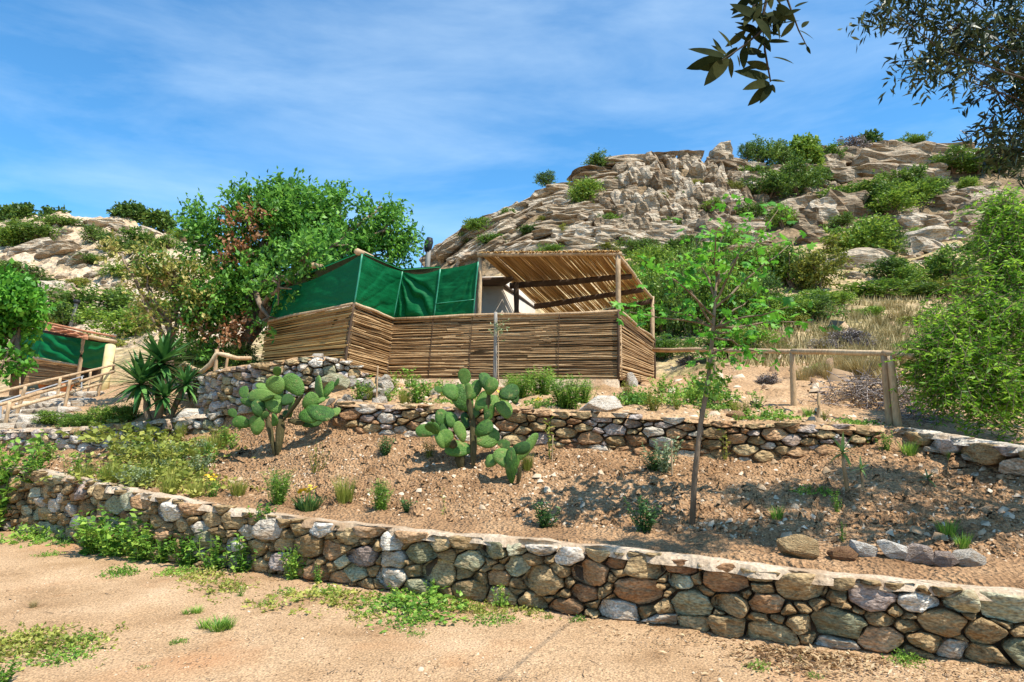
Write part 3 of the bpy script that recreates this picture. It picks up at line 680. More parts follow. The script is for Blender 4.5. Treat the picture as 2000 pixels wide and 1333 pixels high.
def zoneR(x, y):
    if x < 1340 and y < 480: return 'in the cracks of the bedded rock outcrop'
    if x < 1340: return 'at the foot of the outcrop above the pergola'
    if x >= 1840: return 'above the weeping pepper tree' if y < 450 else 'behind the weeping pepper tree'
    if y > 615: return 'in the dry grass behind the railing'
    if y >= 580: return 'at the upper edge of the dry grass slope'
    if y >= 540: return 'just above the dry grass slope'
    if x < 1560: return 'on the flank of the bedded outcrop behind the fig tree'
    return 'below the high boulders of the right hill' if y < 420 else 'between the mid-slope boulders of the right hill'
def zoneL(x, y):
    if y < 462: return 'near the top of the pale left hill'
    if y < 535: return 'on the bare pale rock of the left hill'
    return 'on the lower left hill behind the small hut' if x < 230 else 'on the lower left hill behind the yellowing tree'
CN = {'bushd': 'dark green', 'bushm': 'bright green', 'bushy': 'yellowish olive', 'lav': 'grey mauve'}
def bush(px, py, wpx, hpx, kind, label, group, near=False, name='bush', cat='bush'):
    """py: row of the foot"""
    q = hit(px, max(py, ridge_py(px) + 2))
    if py < ridge_py(px): q = P(px, py, q.y)
    s = m_per_px(q.y)
    r = thing(name, label, cat, q - Vector((0, 0, .04)), group, rr.uniform(0, 6.28))
    me = (BN if near else BU)[kind]; me = me[rr.randrange(len(me))]
    sc = (wpx * s * 1.05, wpx * s * 1.05, hpx * s * 1.05)
    ob('foliage', me, r, scale=sc); ob('stem', BST[rr.randrange(2)], r, scale=sc)
    return r
gR = 'bushes growing among the rocks of the right hill'
lab = {'bushd': 'dark green bush growing among the rocks of the right hill', 'bushm': 'bright mid green bush growing on the right hill', 'bushy': 'yellowish olive green bush growing on the right hill'}
for t in [(1460, 352, 80, 42, 'bushm'), (1500, 385, 110, 60, 'bushd'), (1560, 385, 110, 75, 'bushd'), (1600, 365, 60, 50, 'bushm'), (1660, 400, 110, 56, 'bushm'), (1710, 405, 130, 65, 'bushd'), (1770, 405, 120, 70, 'bushm'), (1760, 370, 90, 50, 'bushd'), (1740, 430, 110, 50, 'bushm'), (1820, 380, 70, 40, 'bushd'),
          (1690, 500, 150, 100, 'bushm'), (1640, 495, 90, 60, 'bushy'), (1740, 495, 70, 60, 'bushd'), (1600, 565, 110, 95, 'bushy'), (1550, 560, 100, 110, 'bushd'), (1860, 340, 100, 60, 'bushd'), (1910, 345, 110, 46, 'bushm'), (1960, 345, 90, 60, 'bushd'), (1900, 320, 70, 40, 'bushd'),
          (1740, 548, 100, 54, 'bushd'), (1770, 560, 90, 50, 'bushm'), (1860, 555, 120, 90, 'bushm'), (1830, 575, 100, 50, 'bushy'), (1720, 582, 140, 44, 'bushm'), (1800, 582, 90, 36, 'bushd'), (1900, 590, 120, 70, 'bushy'), (1580, 610, 150, 60, 'bushm'), (1500, 612, 140, 60, 'bushd'), (1640, 600, 80, 30, 'bushm'),
          (1145, 400, 78, 62, 'bushm'), (940, 462, 66, 36, 'bushm'), (905, 480, 40, 26, 'bushd'), (1250, 500, 60, 24, 'bushm'), (1080, 505, 80, 28, 'bushm'), (1340, 500, 90, 50, 'bushd'), (1420, 500, 90, 60, 'bushm'), (1290, 395, 30, 18, 'bushy'), (1060, 430, 30, 16, 'bushy'), (1210, 360, 30, 14, 'bushy'), (1360, 360, 34, 16, 'bushy'), (1470, 440, 70, 44, 'bushd'), (1530, 455, 60, 60, 'bushm'), (1960, 560, 120, 70, 'bushm'), (1930, 500, 90, 50, 'bushd'),
          (990, 425, 34, 22, 'bushm'), (1030, 465, 44, 24, 'bushd'), (1100, 455, 36, 20, 'bushy'), (1190, 440, 46, 28, 'bushm'), (1245, 420, 30, 20, 'bushd'), (1310, 440, 44, 30, 'bushm'), (1330, 380, 36, 24, 'bushd'), (1390, 420, 50, 34, 'bushm'), (1260, 350, 26, 16, 'bushd'), (960, 490, 60, 28, 'bushm'), (1180, 490, 60, 26, 'bushy'), (1430, 380, 44, 30, 'bushy'), (1640, 450, 60, 36, 'bushd'), (1790, 465, 44, 30, 'bushm'), (1850, 425, 50, 30, 'bushy'), (1890, 370, 60, 34, 'bushm'), (1690, 345, 50, 26, 'bushd'),
          (1560, 640, 60, 34, 'bushy'), (1700, 625, 66, 30, 'bushm'), (1790, 640, 60, 34, 'bushy'), (1760, 690, 50, 30, 'bushm'), (1620, 655, 50, 24, 'bushd'), (1840, 660, 70, 40, 'bushm'), (1530, 690, 60, 36, 'bushy'), (1720, 740, 44, 30, 'bushy'), (1590, 730, 40, 26, 'bushm')]:
    bush(*t, '%s %s bush %s' % (sized(t[2], t[3]), CN[t[4]], zoneR(t[0], t[1])), gR)
gt = 'bushes on the skyline of the right hill'
for t in [(1070, 368, 40, 24, 'bushd'), (1165, 335, 58, 26, 'bushd'), (1490, 330, 70, 46, 'bushd'), (1460, 318, 34, 30, 'bushd'), (1530, 330, 50, 40, 'bushd'), (1620, 320, 56, 28, 'bushm'), (1665, 308, 60, 30, 'lav'), (1780, 290, 60, 18, 'bushm')]:
    bush(t[0], t[1] - 4, t[2] * 1.1, t[3] * 1.55, t[4], '%s %s bush on the skyline %s' % (sized(t[2], t[3]), CN[t[4]], 'of the bedded outcrop' if t[0] < 1300 else 'beside the round dark tree' if t[0] < 1640 else 'on top of the highest boulders'), gt)
gl = 'bushes on the pale left hill'
for t in [(115, 445, 90, 32, 'bushd'), (60, 475, 130, 46, 'bushd'), (15, 485, 70, 50, 'bushm'), (185, 470, 60, 40, 'bushd'), (215, 490, 70, 40, 'bushd'), (285, 480, 80, 44, 'bushm'), (330, 490, 60, 36, 'bushm'), (270, 500, 60, 30, 'bushd'), (170, 520, 60, 24, 'bushd'), (15, 520, 50, 24, 'bushd'), (40, 548, 120, 40, 'bushd'), (90, 565, 90, 30, 'bushd'), (250, 540, 90, 40, 'bushm'), (180, 625, 160, 85, 'bushd'), (240, 655, 140, 70, 'bushm'), (130, 640, 80, 60, 'bushd'), (240, 600, 80, 50, 'bushm'), (200, 680, 120, 40, 'bushy'), (320, 560, 90, 44, 'bushm'), (20, 590, 90, 46, 'bushd'), (345, 470, 40, 24, 'bushm'), (100, 640, 70, 60, 'bushy'), (30, 440, 60, 20, 'bushd'), (300, 620, 120, 60, 'bushm'), (390, 620, 120, 70, 'bushd'), (150, 560, 50, 24, 'bushy')]:
    bush(*t, '%s %s bush %s' % (sized(t[2], t[3]), CN[t[4]], zoneL(t[0], t[1])), gl)
gs_ = 'grey scrub cushions on the grass slope'
for t in [(1655, 672, 78, 44, 'lav'), (1610, 690, 64, 30, 'lav'), (1690, 684, 56, 32, 'lav'), (1340, 712, 40, 24, 'lav'), (1500, 745, 50, 30, 'lav'), (1560, 700, 40, 22, 'lav'), (1310, 660, 40, 20, 'lav'), (1450, 680, 60, 24, 'lav')]:
    bush(*t, '%s grey mauve scrub cushion %s' % (sized(t[2], t[3]), 'on the dry grass slope' if t[0] > 1520 else 'near the railing behind the fig tree'), gs_)
gb = 'leafy bushes beside and behind the reed pergola'
for t in [(1255, 660, 110, 150, 'bushm'), (1300, 655, 120, 170, 'bushm'), (1350, 660, 130, 190, 'bushd'), (1420, 650, 140, 170, 'bushm'), (1480, 640, 110, 130, 'bushd'), (1230, 600, 90, 100, 'bushm'), (1390, 560, 120, 90, 'bushd'), (1270, 560, 130, 90, 'bushm'), (1330, 545, 120, 80, 'bushm'), (1450, 560, 130, 90, 'bushm'), (1520, 640, 150, 90, 'bushm'), (1250, 520, 100, 50, 'bushd'), (1500, 560, 110, 90, 'bushm'), (1580, 632, 130, 60, 'bushd'), (1450, 690, 130, 70, 'bushm'), (1300, 700, 110, 60, 'bushm'), (1400, 700, 120, 70, 'bushd'), (1350, 610, 150, 130, 'bushm')]:
    bush(*t, '%s %s leafy bush %s' % (sized(t[2], t[3]), CN[t[4]], 'beside the right end of the reed pergola' if t[0] < 1310 else 'behind the crown of the young fig tree' if t[0] < 1440 else 'between the fig tree and the dry grass slope'), gb, True)
# single trees on the skylines
tree('skyline_tree', 'round dark green tree on the skyline of the right hill', 'tree', P(1570, 338, 76), [(P(1570, 342, 76), .25), (P(1570, 318, 76), .2)], [], [E(1570, 300, 76, 28, 26), E(1560, 318, 76, 22, 16), E(1582, 312, 76, 22, 18), E(1570, 284, 76, 18, 14)], 500, 6, .6, .45, .26, M['bushm'], 3, gap=.1) if False else None
def small_tree(label, px, foot, d, ells, seed, leafm, grp=None, n=420):
    b = P(px, foot, d); top = Vector(ells[0][0]); t1 = b.lerp(top, .6); L = d * .0055
    return tree('hill_tree', label, 'tree', b, [(b - Vector((0, 0, .5)), d * .0028), (t1, d * .002)], None, ells, n, 6, L * 1.6, L, L * .6, leafm, seed, grp, gap=.1, shell=.45)
small_tree('round dark green tree on the skyline of the right hill', 1570, 338, 76, [E(1570, 300, 76, 28, 22), E(1556, 318, 76, 18, 14), E(1584, 312, 76, 18, 14), E(1570, 284, 76, 20, 12)], 3, M['bushm'], n=900)
small_tree('tiny thin-trunked tree on top of the highest right rocks', 1693, 298, 81, [E(1700, 274, 81, 14, 9), E(1690, 280, 81, 10, 6)], 4, M['bushd'], n=160)
small_tree('wide dark tree on the skyline at the left hill corner', 40, 440, 87, [E(32, 420, 87, 24, 13), E(15, 425, 87, 14, 10), E(50, 415, 87, 14, 9)], 5, M['bushd'], n=420)
small_tree('flat-topped dark pine on the peak of the left hill', 255, 440, 85, [E(250, 416, 85, 24, 11), E(268, 422, 85, 18, 10), E(238, 420, 85, 14, 10)], 6, M['bushd'], n=500)
small_tree('leaning dark pine just below the peak of the left hill', 322, 466, 83, [E(308, 430, 83, 20, 11), E(322, 440, 83, 14, 9)], 7, M['bushd'], n=380)
small_tree('little thin-stemmed tree beside the corner tree on the left hill', 95, 436, 87, [E(92, 418, 87, 10, 6), E(118, 424, 87, 14, 7)], 8, M['bushd'], n=130)

# ------------------------------------------------------------------ reed hut
def reed_proto(seed):
    rr_ = random.Random(seed); pts = []; rad = []; n = 10; ph = rr_.uniform(0, 9)
    for i in range(n + 1):
        t = i / n; a = math.sin(math.pi * t)
        pts.append(Vector((t, a * (noise.noise((t * 2, ph, 0))) * .6, a * noise.noise((t * 2, ph, 5)) * 1.2)))
        rad.append(.5 * (1 - .25 * t) * (1.12 if i % 2 else .98))
    V, f = tube(pts, rad, 6)
    # the tube is built with unit radius; y and z are squeezed by the object's scale
    return V, f
def reed_meshes(m):
    out = []
    for s in range(8):
        rr_ = random.Random(s); n = 10; V = []; ph = s * 3.3
        for i in range(n + 1):
            t = i / n; a = math.sin(math.pi * t)
            oy = a * noise.noise((t * 2, ph, 0)) * .6; oz = a * noise.noise((t * 2, ph, 5)) * .8
            r = .5 * (1 - .30 * t) * (1.16 if i % 3 == 0 else .96)
            for k in range(6):
                an = k * math.pi / 3; V.append((t, oy + r * math.cos(an), oz + r * math.sin(an)))
        Q = [(i * 6 + k, i * 6 + (k + 1) % 6, i * 6 + 6 + (k + 1) % 6, i * 6 + 6 + k) for i in range(n) for k in range(6)]
        c = len(V); V += [(0, 0, 0), (1, 0, 0)]
        T = [(c, (k + 1) % 6, k) for k in range(6)] + [(c + 1, n * 6 + k, n * 6 + (k + 1) % 6) for k in range(6)]
        out.append(mesh_np('reed', V, [np.array(Q), np.array(T)], m, True))
    return out
RM = reed_meshes(M['reed']); RG = reed_meshes(M['reedgold'])
def reed(parent, a, b, th, meshes, o0, name='reed', up=None):
    a = Vector(a); b = Vector(b); d = b - a; L = d.length; x = d.normalized(); u = up or Vector((0, 0, 1))
    y = u.cross(x).normalized(); z = x.cross(y)
    mt = Matrix((x, y, z)).transposed().to_4x4()
    o = ob(name, meshes[rr.randrange(8)], parent)
    o.matrix_local = Matrix.Translation(a - o0) @ mt @ Matrix.Diagonal((L, th, th, 1)) @ Matrix.Rotation(0, 4, 'X')
    return o
# corners (top of fence, foot) read from the photograph; tops level at z ~3.24
A_t, A_b = P(523, 631, 12.9), P(509, 728, 12.7)       # far left end
B_t, B_b = P(691, 596, 10.8), P(672, 722, 10.65)      # near left corner (leans)
C_t, C_b = P(768, 626, 12.5), P(755, 741, 12.35)      # inner corner
D_t, D_b = P(1208, 610, 11.5), P(1208, 742, 11.5)     # near right corner
E_t, E_b = P(1276, 665, 15.8), P(1276, 752, 15.8)     # far right end
hut0 = Vector((-.3, 12.3, 2.1))
hut = thing('reed_hut', 'hut walled with split reed fencing and green tarpaulin on a terrace', 'hut', hut0)
def panel(at, ab, bt, bb, rows, meshes, th, pieces, seed):
    """fence panel: added dark sheet as painted gap shade, single reeds lying on it"""
    rr_ = random.Random(seed)
    n = (bt - at).cross(Vector((0, 0, 1))).normalized()
    if n.y > 0: n = -n
    if abs(n.y) < .5 and n.x < 0: pass
    c = (at + bb) * .5
    if n.dot(Vector((0, 0, CAMZ)) - c) < 0: n = -n
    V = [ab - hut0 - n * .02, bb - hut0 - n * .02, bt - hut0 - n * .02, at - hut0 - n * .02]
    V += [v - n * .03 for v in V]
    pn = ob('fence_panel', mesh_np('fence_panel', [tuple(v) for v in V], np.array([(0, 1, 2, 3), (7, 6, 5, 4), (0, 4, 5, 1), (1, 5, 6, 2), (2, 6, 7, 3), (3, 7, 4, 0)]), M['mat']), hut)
    for r in range(rows):
        f = (r + .5 + rr_.uniform(-.3, .3)) / rows
        a = ab.lerp(at, f); b = bb.lerp(bt, f); cuts = [0.0]
        for k in range(1, pieces): cuts.append(k / pieces + rr_.uniform(-.2, .2) / pieces)
        cuts.append(1.0)
        for k in range(pieces):
            t0 = max(0, cuts[k] - rr_.uniform(0, .05)); t1 = min(1, cuts[k + 1] + rr_.uniform(0, .03))
            if k == 0: t0 -= rr_.uniform(0, .012)
            if k == pieces - 1: t1 += rr_.uniform(0, .012)
            p = a.lerp(b, t0) + n * rr_.uniform(.004, .018) + Vector((0, 0, rr_.uniform(-.018, .018)))
            q = a.lerp(b, t1) + n * rr_.uniform(.004, .018) + Vector((0, 0, rr_.uniform(-.018, .018)))
            if rr_.random() < .5: p, q = q, p
            reed(pn, p, q, th * rr_.uniform(.8, 1.25), meshes, hut0)
    return n
nL = panel(A_t, A_b, B_t, B_b, 46, RG, .026, 1, 1)
nF = panel(B_t, B_b, C_t, C_b, 46, RM, .025, 1, 2)
nM = panel(C_t, C_b, D_t, D_b, 52, RM, .024, 3, 3)
nR = panel(D_t, D_b, E_t, E_b, 42, RM, .026, 1, 4)
def hpole(name, a, b, r, parent, o0, m=None, amp=.012, seed=0):
    V, f = tube(bent(a, b, 7, amp, seed), [r * (1.1 - .2 * k / 6) for k in range(7)], 8, jitter=.08, seed=seed)
    return ob(name, mesh_np(name, V - np.array(tuple(o0)), f, m or M['pole'], True), parent)
for i, (a, b, n) in enumerate(((A_t, B_t, nL), (B_t, C_t, nF), (C_t, D_t, nM), (D_t, E_t, nR))):
    hpole('top_rail', a + n * .03 + Vector((0, 0, .015)), b + n * .03 + Vector((0, 0, .015)), .026, hut, hut0, seed=i)
for i, (t, b, n) in enumerate(((B_t, B_b, (nL + nF) * .5), (C_t, C_b, nM), (D_t, D_b, nM), (E_t, E_b, nR))):
    hpole('corner_post', b + n * .035, t + n * .035 + Vector((0, 0, .03)), .022, hut, hut0, m=M['wood'], seed=20 + i)
for px in (853, 932, 1100):        # thin uprights and wire ties seen through the reeds
    t = (px - 768) / (1208 - 768)
    hpole('tie_batten', C_b.lerp(D_b, t) + nM * .04, C_t.lerp(D_t, t) + nM * .04, .006, hut, hut0, m=M['wood'], seed=px)
# concrete footing below the front fence
def footing():
    g = Geo(); n = 30; V = []
    for i in range(n + 1):
        t = i / n; p = C_b.lerp(D_b, t) + nM * .03; q = Vector((p.x, p.y, p.z + .02)); jj = .03 * noise.noise((t * 9, 0, 0))
        for off, z in ((.10 + jj, -.55), (.08 + jj, -.02), (-.25, .0), (-.25, -.55)): V.append(tuple(q + nM * off + Vector((0, 0, z)) - hut0))
    Q = [(i * 4 + k, i * 4 + k + 1, i * 4 + 5 + k, i * 4 + 4 + k) for i in range(n) for k in range(3)]
    ob('footing', mesh_np('footing', V, np.array(Q + [(3, 2, 1, 0), (n * 4, n * 4 + 1, n * 4 + 2, n * 4 + 3)]), M['cap']), hut)
footing()
# tarpaulins
def tarp(parent, o0, tl, tr, br, bl, seed, folds, n=40, m=40, sag=.03, mt=None, th=.004, name='tarpaulin'):
    nn = (tr - tl).cross(bl - tl).normalized()
    c = (tl + br) * .5
    if nn.dot(Vector((0, 0, CAMZ)) - c) < 0: nn = -nn
    V = []
    for j in range(m + 1):
        v = j / m
        for i in range(n + 1):
            u = i / n; p = tl.lerp(tr, u).lerp(bl.lerp(br, u), v)
            edge = min(1, min(u, 1 - u) * 7) * min(1, (min(v, 1 - v) * 7 + .1))
            p = p - Vector((0, 0, sag * math.sin(math.pi * u) * (1 - v)))
            V.append(tuple(p + nn * (folds(u, v) * edge + .012 * noise.noise((u * 4 + seed, v * 5, 0)) + .004 * noise.noise((u * 3, v * 26, seed))) - o0))
    idx = np.arange((n + 1) * (m + 1)).reshape(m + 1, n + 1)
    Q = np.stack([idx[:-1, :-1], idx[1:, :-1], idx[1:, 1:], idx[:-1, 1:]], -1).reshape(-1, 4)
    return ob(name, mesh_np(name, V, Q, mt or M['tarp'], True), parent)
def crease(u, v, fr, ph):
    th = math.atan2(v, u) + .12 * noise.noise((u * 3, v * 3, ph)); return abs(math.sin(th * fr + ph)) ** .7 - .5 + .25 * math.sin(th * fr * 2.3 + ph)
def wr(u, v, du, dv, fr, ph): 
    t = u * du + v * dv; return math.sin(t * fr + ph + 2.2 * noise.noise((u * 3, v * 3, ph)))
T1, T2, T3, T4, T5 = P(706, 497, 10.8), P(786, 531, 12.45), P(860, 526, 12.25), P(934, 512, 12.05), P(540, 565, 13.0)
Cx, Dx = C_t.lerp(D_t, (853 - 768) / 440), C_t.lerp(D_t, (932 - 768) / 440)
tarp(hut, hut0, T5, T1, B_t, A_t, 1, lambda u, v: .015 * crease(u - 1.1, v - 1.1, 8, 0) + .008 * noise.noise((u * 9, v * 3, 1)), 70, 40, .10)
tarp(hut, hut0, T1, T2, C_t, B_t, 2, lambda u, v: .022 * crease(u + .15, v - 1.2, 11, 2) + .008 * noise.noise((u * 9, v * 3, 2)), 60, 50, .03)
tarp(hut, hut0, T2, T3, Cx, C_t, 3, lambda u, v: .085 * crease(u + .22, v + .12, 10, 5) * (.35 + .65 * math.sin(math.pi * u)), 70, 60, .07)
tarp(hut, hut0, T3, T4, Dx, Cx, 4, lambda u, v: .020 * crease(u - 1.1, v + .25, 12, 7) + .008 * noise.noise((u * 3, v * 9, 4)), 60, 50, .02)
for i, (a, b) in enumerate(((T1, B_t), (T2, C_t), (T3, Cx), (T4, Dx))):
    nn = Vector((0, -.012, 0)) + (Vector((.012, 0, 0)) if i == 0 else Vector((0, 0, 0)))
    hpole('tarp_seam', a + nn, b + nn, .014, hut, hut0, m=M['seam'], amp=.004, seed=50 + i)
sl_ = hpole('tarp_hem', T3.lerp(Cx, .70) - Vector((0, .02, 0)), T4.lerp(Dx, .68) - Vector((0, .02, 0)), .008, hut, hut0, m=M['seam'], amp=.004)
# roof of the tarpaulin part: timber rafters and a sheet roof behind the tarps
for i, (a, b) in enumerate(((P(698, 492, 10.7), P(760, 520, 15)), (P(612, 519, 11.9), P(690, 540, 16)), (P(560, 548, 12.6), P(640, 560, 16)))):
    hpole('rafter', a, b, .05, hut, hut0, seed=70 + i)
V = [P(540, 560, 13.1), P(705, 494, 10.95), P(786, 528, 12.6), P(860, 523, 12.5), P(860, 540, 17), P(640, 560, 17)]
V = [tuple(v - hut0) for v in V]; V += [(x, y, z + .03) for x, y, z in V]
ob('roof_sheet', mesh_np('roof_sheet', V, [np.array([(0, 1, 2, 5), (2, 3, 4, 5), (11, 8, 7, 6), (11, 10, 9, 8)]), np.array([(i, (i + 1) % 6, (i + 1) % 6 + 6, i + 6) for i in range(6)])], M['tarp']), hut)
# white plastered room under the pergola
def room():
    cz0 = 2.15; k = P(981, 540, 13.6); cz1 = k.z; k = Vector((k.x, k.y, 0))
    a = k + Vector((-2.3, .30, 0)); d = Vector((.236, 1, 0)).normalized(); b = k + d * 3.4; c = a + b - k
    V = [tuple(Vector((p.x, p.y, z)) - hut0) for z in (cz0, cz1) for p in (a, k, b, c)]
    ob('room_wall', mesh_np('room_wall', V, np.array([(0, 1, 5, 4), (1, 2, 6, 5), (2, 3, 7, 6), (3, 0, 4, 7), (4, 5, 6, 7)]), M['plaster']), hut)
    e = Vector((.10, -.62, 0)); pp = [a + e, k + e + Vector((.12, 0, 0)), k + Vector((.03, 0, 0)), b, c, a]
    V = [tuple(Vector((p.x, p.y, z)) - hut0) for z in (cz1 - .20, cz1 - .13) for p in pp]
    ob('room_shade_roof', mesh_np('room_shade_roof', V, [np.array([(i_, (i_ + 1) % 6, (i_ + 1) % 6 + 6, i_ + 6) for i_ in range(6)] + [(5, 2, 1, 0), (5, 4, 3, 2), (6, 7, 8, 11), (8, 9, 10, 11)])], M['wood']), hut)  # unseen roof slab, its overhang added to shade the room wall
    nn = Vector((d.y, -d.x, 0)); q = k + d * 1.7 + nn * .03
    u = np.array([tuple(q - d * .35 + Vector((0, 0, 2.33))), tuple(q + d * .45 + Vector((0, 0, 2.33))), tuple(q + d * .45 + Vector((0, 0, 3.75))), tuple(q - d * .35 + Vector((0, 0, 3.75)))])
    ob('door', mesh_np('door', np.concatenate([u, u - np.array(tuple(nn)) * .025]) - np.array(tuple(hut0)), np.array([(0, 1, 2, 3), (0, 4, 5, 1), (1, 5, 6, 2), (2, 6, 7, 3), (3, 7, 4, 0)]), M['redwood']), hut)
room()
# ------------------------------------------------------------------ pergola with reed roof
pg0 = Vector((.8, 13, 2.1))
pg = thing('reed_pergola', 'open pergola on peeled poles roofed with golden reeds', 'pergola', pg0)
q1, q2 = P(938, 502, 12.25), P(1207, 500, 11.6); q3 = P(1274, 583, 15.9); q4 = P(1085, 628, 16.6)
for i, (t, foot) in enumerate(((q1, Vector((q1.x - .04, q1.y, 2.1))), (q2, Vector((q2.x, q2.y + .06, 2.1))), (q3, P(1275, 755, 15.9)))):
    hpole('post', foot, t + Vector((0, 0, .04)), .048 if i < 2 else .055, pg, pg0, seed=80 + i, amp=.004)
kq = P(1008, 552, 13.3); hpole('post', Vector((kq.x, kq.y, 2.1)), kq, .06, pg, pg0, m=M['wood'], seed=85)
for i, (a, b, r_, m_) in enumerate(((q1 + Vector((-.05, -.03, .03)), q2 + Vector((.06, -.03, .03)), .04, M['pole']), (q1.lerp(q4, .33) - Vector((0, 0, .07)), q2.lerp(q3, .33) - Vector((0, 0, .07)), .06, M['wood']), (q1.lerp(q4, .66) - Vector((0, 0, .07)), q2.lerp(q3, .66) - Vector((0, 0, .07)), .06, M['wood']), (q4 - Vector((0, 0, .06)), q3 - Vector((0, 0, .06)), .06, M['wood']), (q2, q3, .035, M['pole']))):
    hpole('beam', a, b, r_, pg, pg0, m=m_, seed=90 + i, amp=.006)
rr2 = random.Random(4)
NRE = 170
for i in range(NRE):
    t = (i + .5) / NRE + rr2.uniform(-.002, .002)
    a = q1.lerp(q2, t) + Vector((rr2.uniform(-.01, .01), -.05 - rr2.uniform(0, .05), .055 + rr2.uniform(0, .018)))
    b = q4.lerp(q3, t) + Vector((rr2.uniform(-.04, .04), rr2.uniform(0, .15), .03 + rr2.uniform(0, .018)))
    reed(pg, a, b, .026 * rr2.uniform(.75, 1.2), RG, pg0, name='roof_reed')
# fringe/drooping end at the back of the roof
# ------------------------------------------------------------------ chair on the hut terrace
ch0 = P(1020, 660, 13.0); ch0.z = 2.33
ch = thing('wooden_chair', 'red-brown wooden chair back showing above the reed fence under the pergola', 'chair', ch0, None, .5)
fl = ob('seat', mesh_np('seat', *boxv(-.22, .22, -.21, .21, .46, .49), M['redwood']), ch)
for sx in (-.19, .19):
    for sy in (-.18, .18):
        ob('leg', mesh_np('leg', *boxv(sx - .02, sx + .02, sy - .02, sy + .02, 0, 1.0 if sy > 0 else .46), M['redwood']), ch)
ob('backrest', mesh_np('backrest', *boxv(-.17, .17, .17, .19, .68, .99), M['redwood']), ch)
# a dark boarded floor carries the chair and the pergola posts
def floor():
    p = [C_b - nM * .2, D_b - nM * .2 - Vector((.1, 0, 0)), E_b - Vector((.1, 0, 0)), Vector((C_b.x + .4, 16, 2.2))]
    V = [(v.x, v.y, 2.32) for v in p] + [(v.x, v.y, 2.12) for v in p]
    V = [tuple(Vector(v) - hut0) for v in V]
    ob('floor_slab', mesh_np('floor_slab', V, np.array([(0, 1, 2, 3), (0, 4, 5, 1), (1, 5, 6, 2), (2, 6, 7, 3), (3, 7, 4, 0)]), M['cap']), hut)
floor()
# grey pole with black top behind the tarps
pb = P(826, 545, 17.5); pt = P(839, 468, 17.5)
po = thing('grey_pole', 'weathered grey pole with black wrapped top rising behind the tarpaulins', 'pole', Vector((pb.x - .1, pb.y, 2.4)))
o0 = Vector(po.location)
hpole('shaft', o0, pt, .075, po, o0, m=M['greypole'], amp=.003)
V, f = tube([pb.lerp(pt, .68), pb.lerp(pt, .8), pb.lerp(pt, .93), pb.lerp(pt, 1.04)], [.085, .10, .11, .075], 9); ob('wrapped_top', mesh_np('wrapped_top', V - np.array(tuple(o0)), f, M['black'], True), po)
V, f = tube(bent(pb.lerp(pt, .95) + Vector((-.1, -.06, 0)), o0 + Vector((-.1, -.06, .2)), 6, .02), .012, 5); ob('cable', mesh_np('cable', V - np.array(tuple(o0)), f, M['black'], True), po)

# ------------------------------------------------------------------ railing on the right
rl0 = P(1548, 808, 9.3)
rl = thing('pole_railing', 'peeled pole handrail running from the reed fence to a double post', 'railing', rl0)
R1, R2, R3, R4 = P(1277, 684, 13.6), P(1547, 687, 9.7), P(1728, 690, 8.25), P(1783, 697, 7.9)
hpole('rail', R1, R2, .038, rl, rl0, seed=1, amp=.006); hpole('rail', R2, R3, .036, rl, rl0, seed=2, amp=.006); hpole('rail', R3 - Vector((.02, 0, 0)), R4, .036, rl, rl0, seed=3, amp=.006)
def gfoot(px, py, d=None):
    q = hit(px, py); return q
f1, f2, f3 = hit(1551, 808), hit(1745, 838), hit(1394, 780)
hpole('post', P(1551, 812, 9.7) - Vector((0, 0, .12)), R2, .040, rl, rl0, seed=4, amp=.004)
hpole('post', P(1741, 840, 8.2) - Vector((0, 0, .12)), P(1727, 694, 8.25), .048, rl, rl0, seed=5, amp=.004)
hpole('post', P(1756, 841, 8.1) - Vector((0, 0, .12)), P(1739, 696, 8.15), .044, rl, rl0, seed=6, amp=.004)
hpole('post', P(1398, 775, 11.7) - Vector((0, 0, .15)), R1.lerp(R2, .52), .042, rl, rl0, seed=7, amp=.004)

# ------------------------------------------------------------------ left: steps, handrails, small hut
st0 = hit(70, 810); st = thing('stone_steps', 'rough stone steps climbing to the small left hut', 'steps', st0)
rs = random.Random(9)
for k in range(7):
    a = hit(-60 + k * 24, 846 - k * 11.5) + Vector((0, 0, .05)); b = hit(95 + k * 15, 838 - k * 10.5) + Vector((0, 0, .05))
    n_ = 6
    for j in range(n_):
        p = a.lerp(b, (j + .5) / n_); wdt = (b - a).length / n_
        o = ob('step_stone', ROCKS[rs.randrange(16)], st, p - st0 - Vector((0, -.15, .02)), (0, 0, rs.uniform(-.3, .3)), (wdt * 1.12, .75, .24 * rs.uniform(.85, 1.1)))
        o.data = o.data
rock_pale = [boulder(300 + i, 18, (1, .9, .9), 4.0, SM[4], i % 2 == 0) for i in range(4)]
for o in st.children: o.data = rock_pale[rs.randrange(4)]
def railing(label, posts, rails, r=.03, m=None):
    o0 = posts[0][0]; root = thing('pole_handrail', label, 'handrail', o0)
    for i, (a, b) in enumerate(posts): hpole('post', a - Vector((0, 0, .1)), b, r * 1.1, root, o0, seed=i, amp=.006, m=m)
    for i, (a, b) in enumerate(rails): hpole('rail', a, b, r, root, o0, seed=30 + i, amp=.006, m=m)
railing('near wooden handrail with two rails beside the stone steps', [(P(4, 856, 11.9), P(19, 785, 11.9)), (P(124, 802, 13.4), P(137, 742, 13.4)), (P(190, 775, 15.2), P(200, 730, 15.2))],
        [(P(-30, 800, 11.6), P(224, 725, 15.6)), (P(24, 798, 11.95), P(197, 750, 15.1))])
railing('far wooden handrail on the hut side of the stone steps', [(P(28, 815, 13.0), P(50, 755, 13.0)), (P(172, 771, 16.5), P(177, 722, 16.5)), (P(108, 795, 14.6), P(118, 738, 14.6))], [(P(-30, 773, 12.2), P(224, 713, 17.4))])
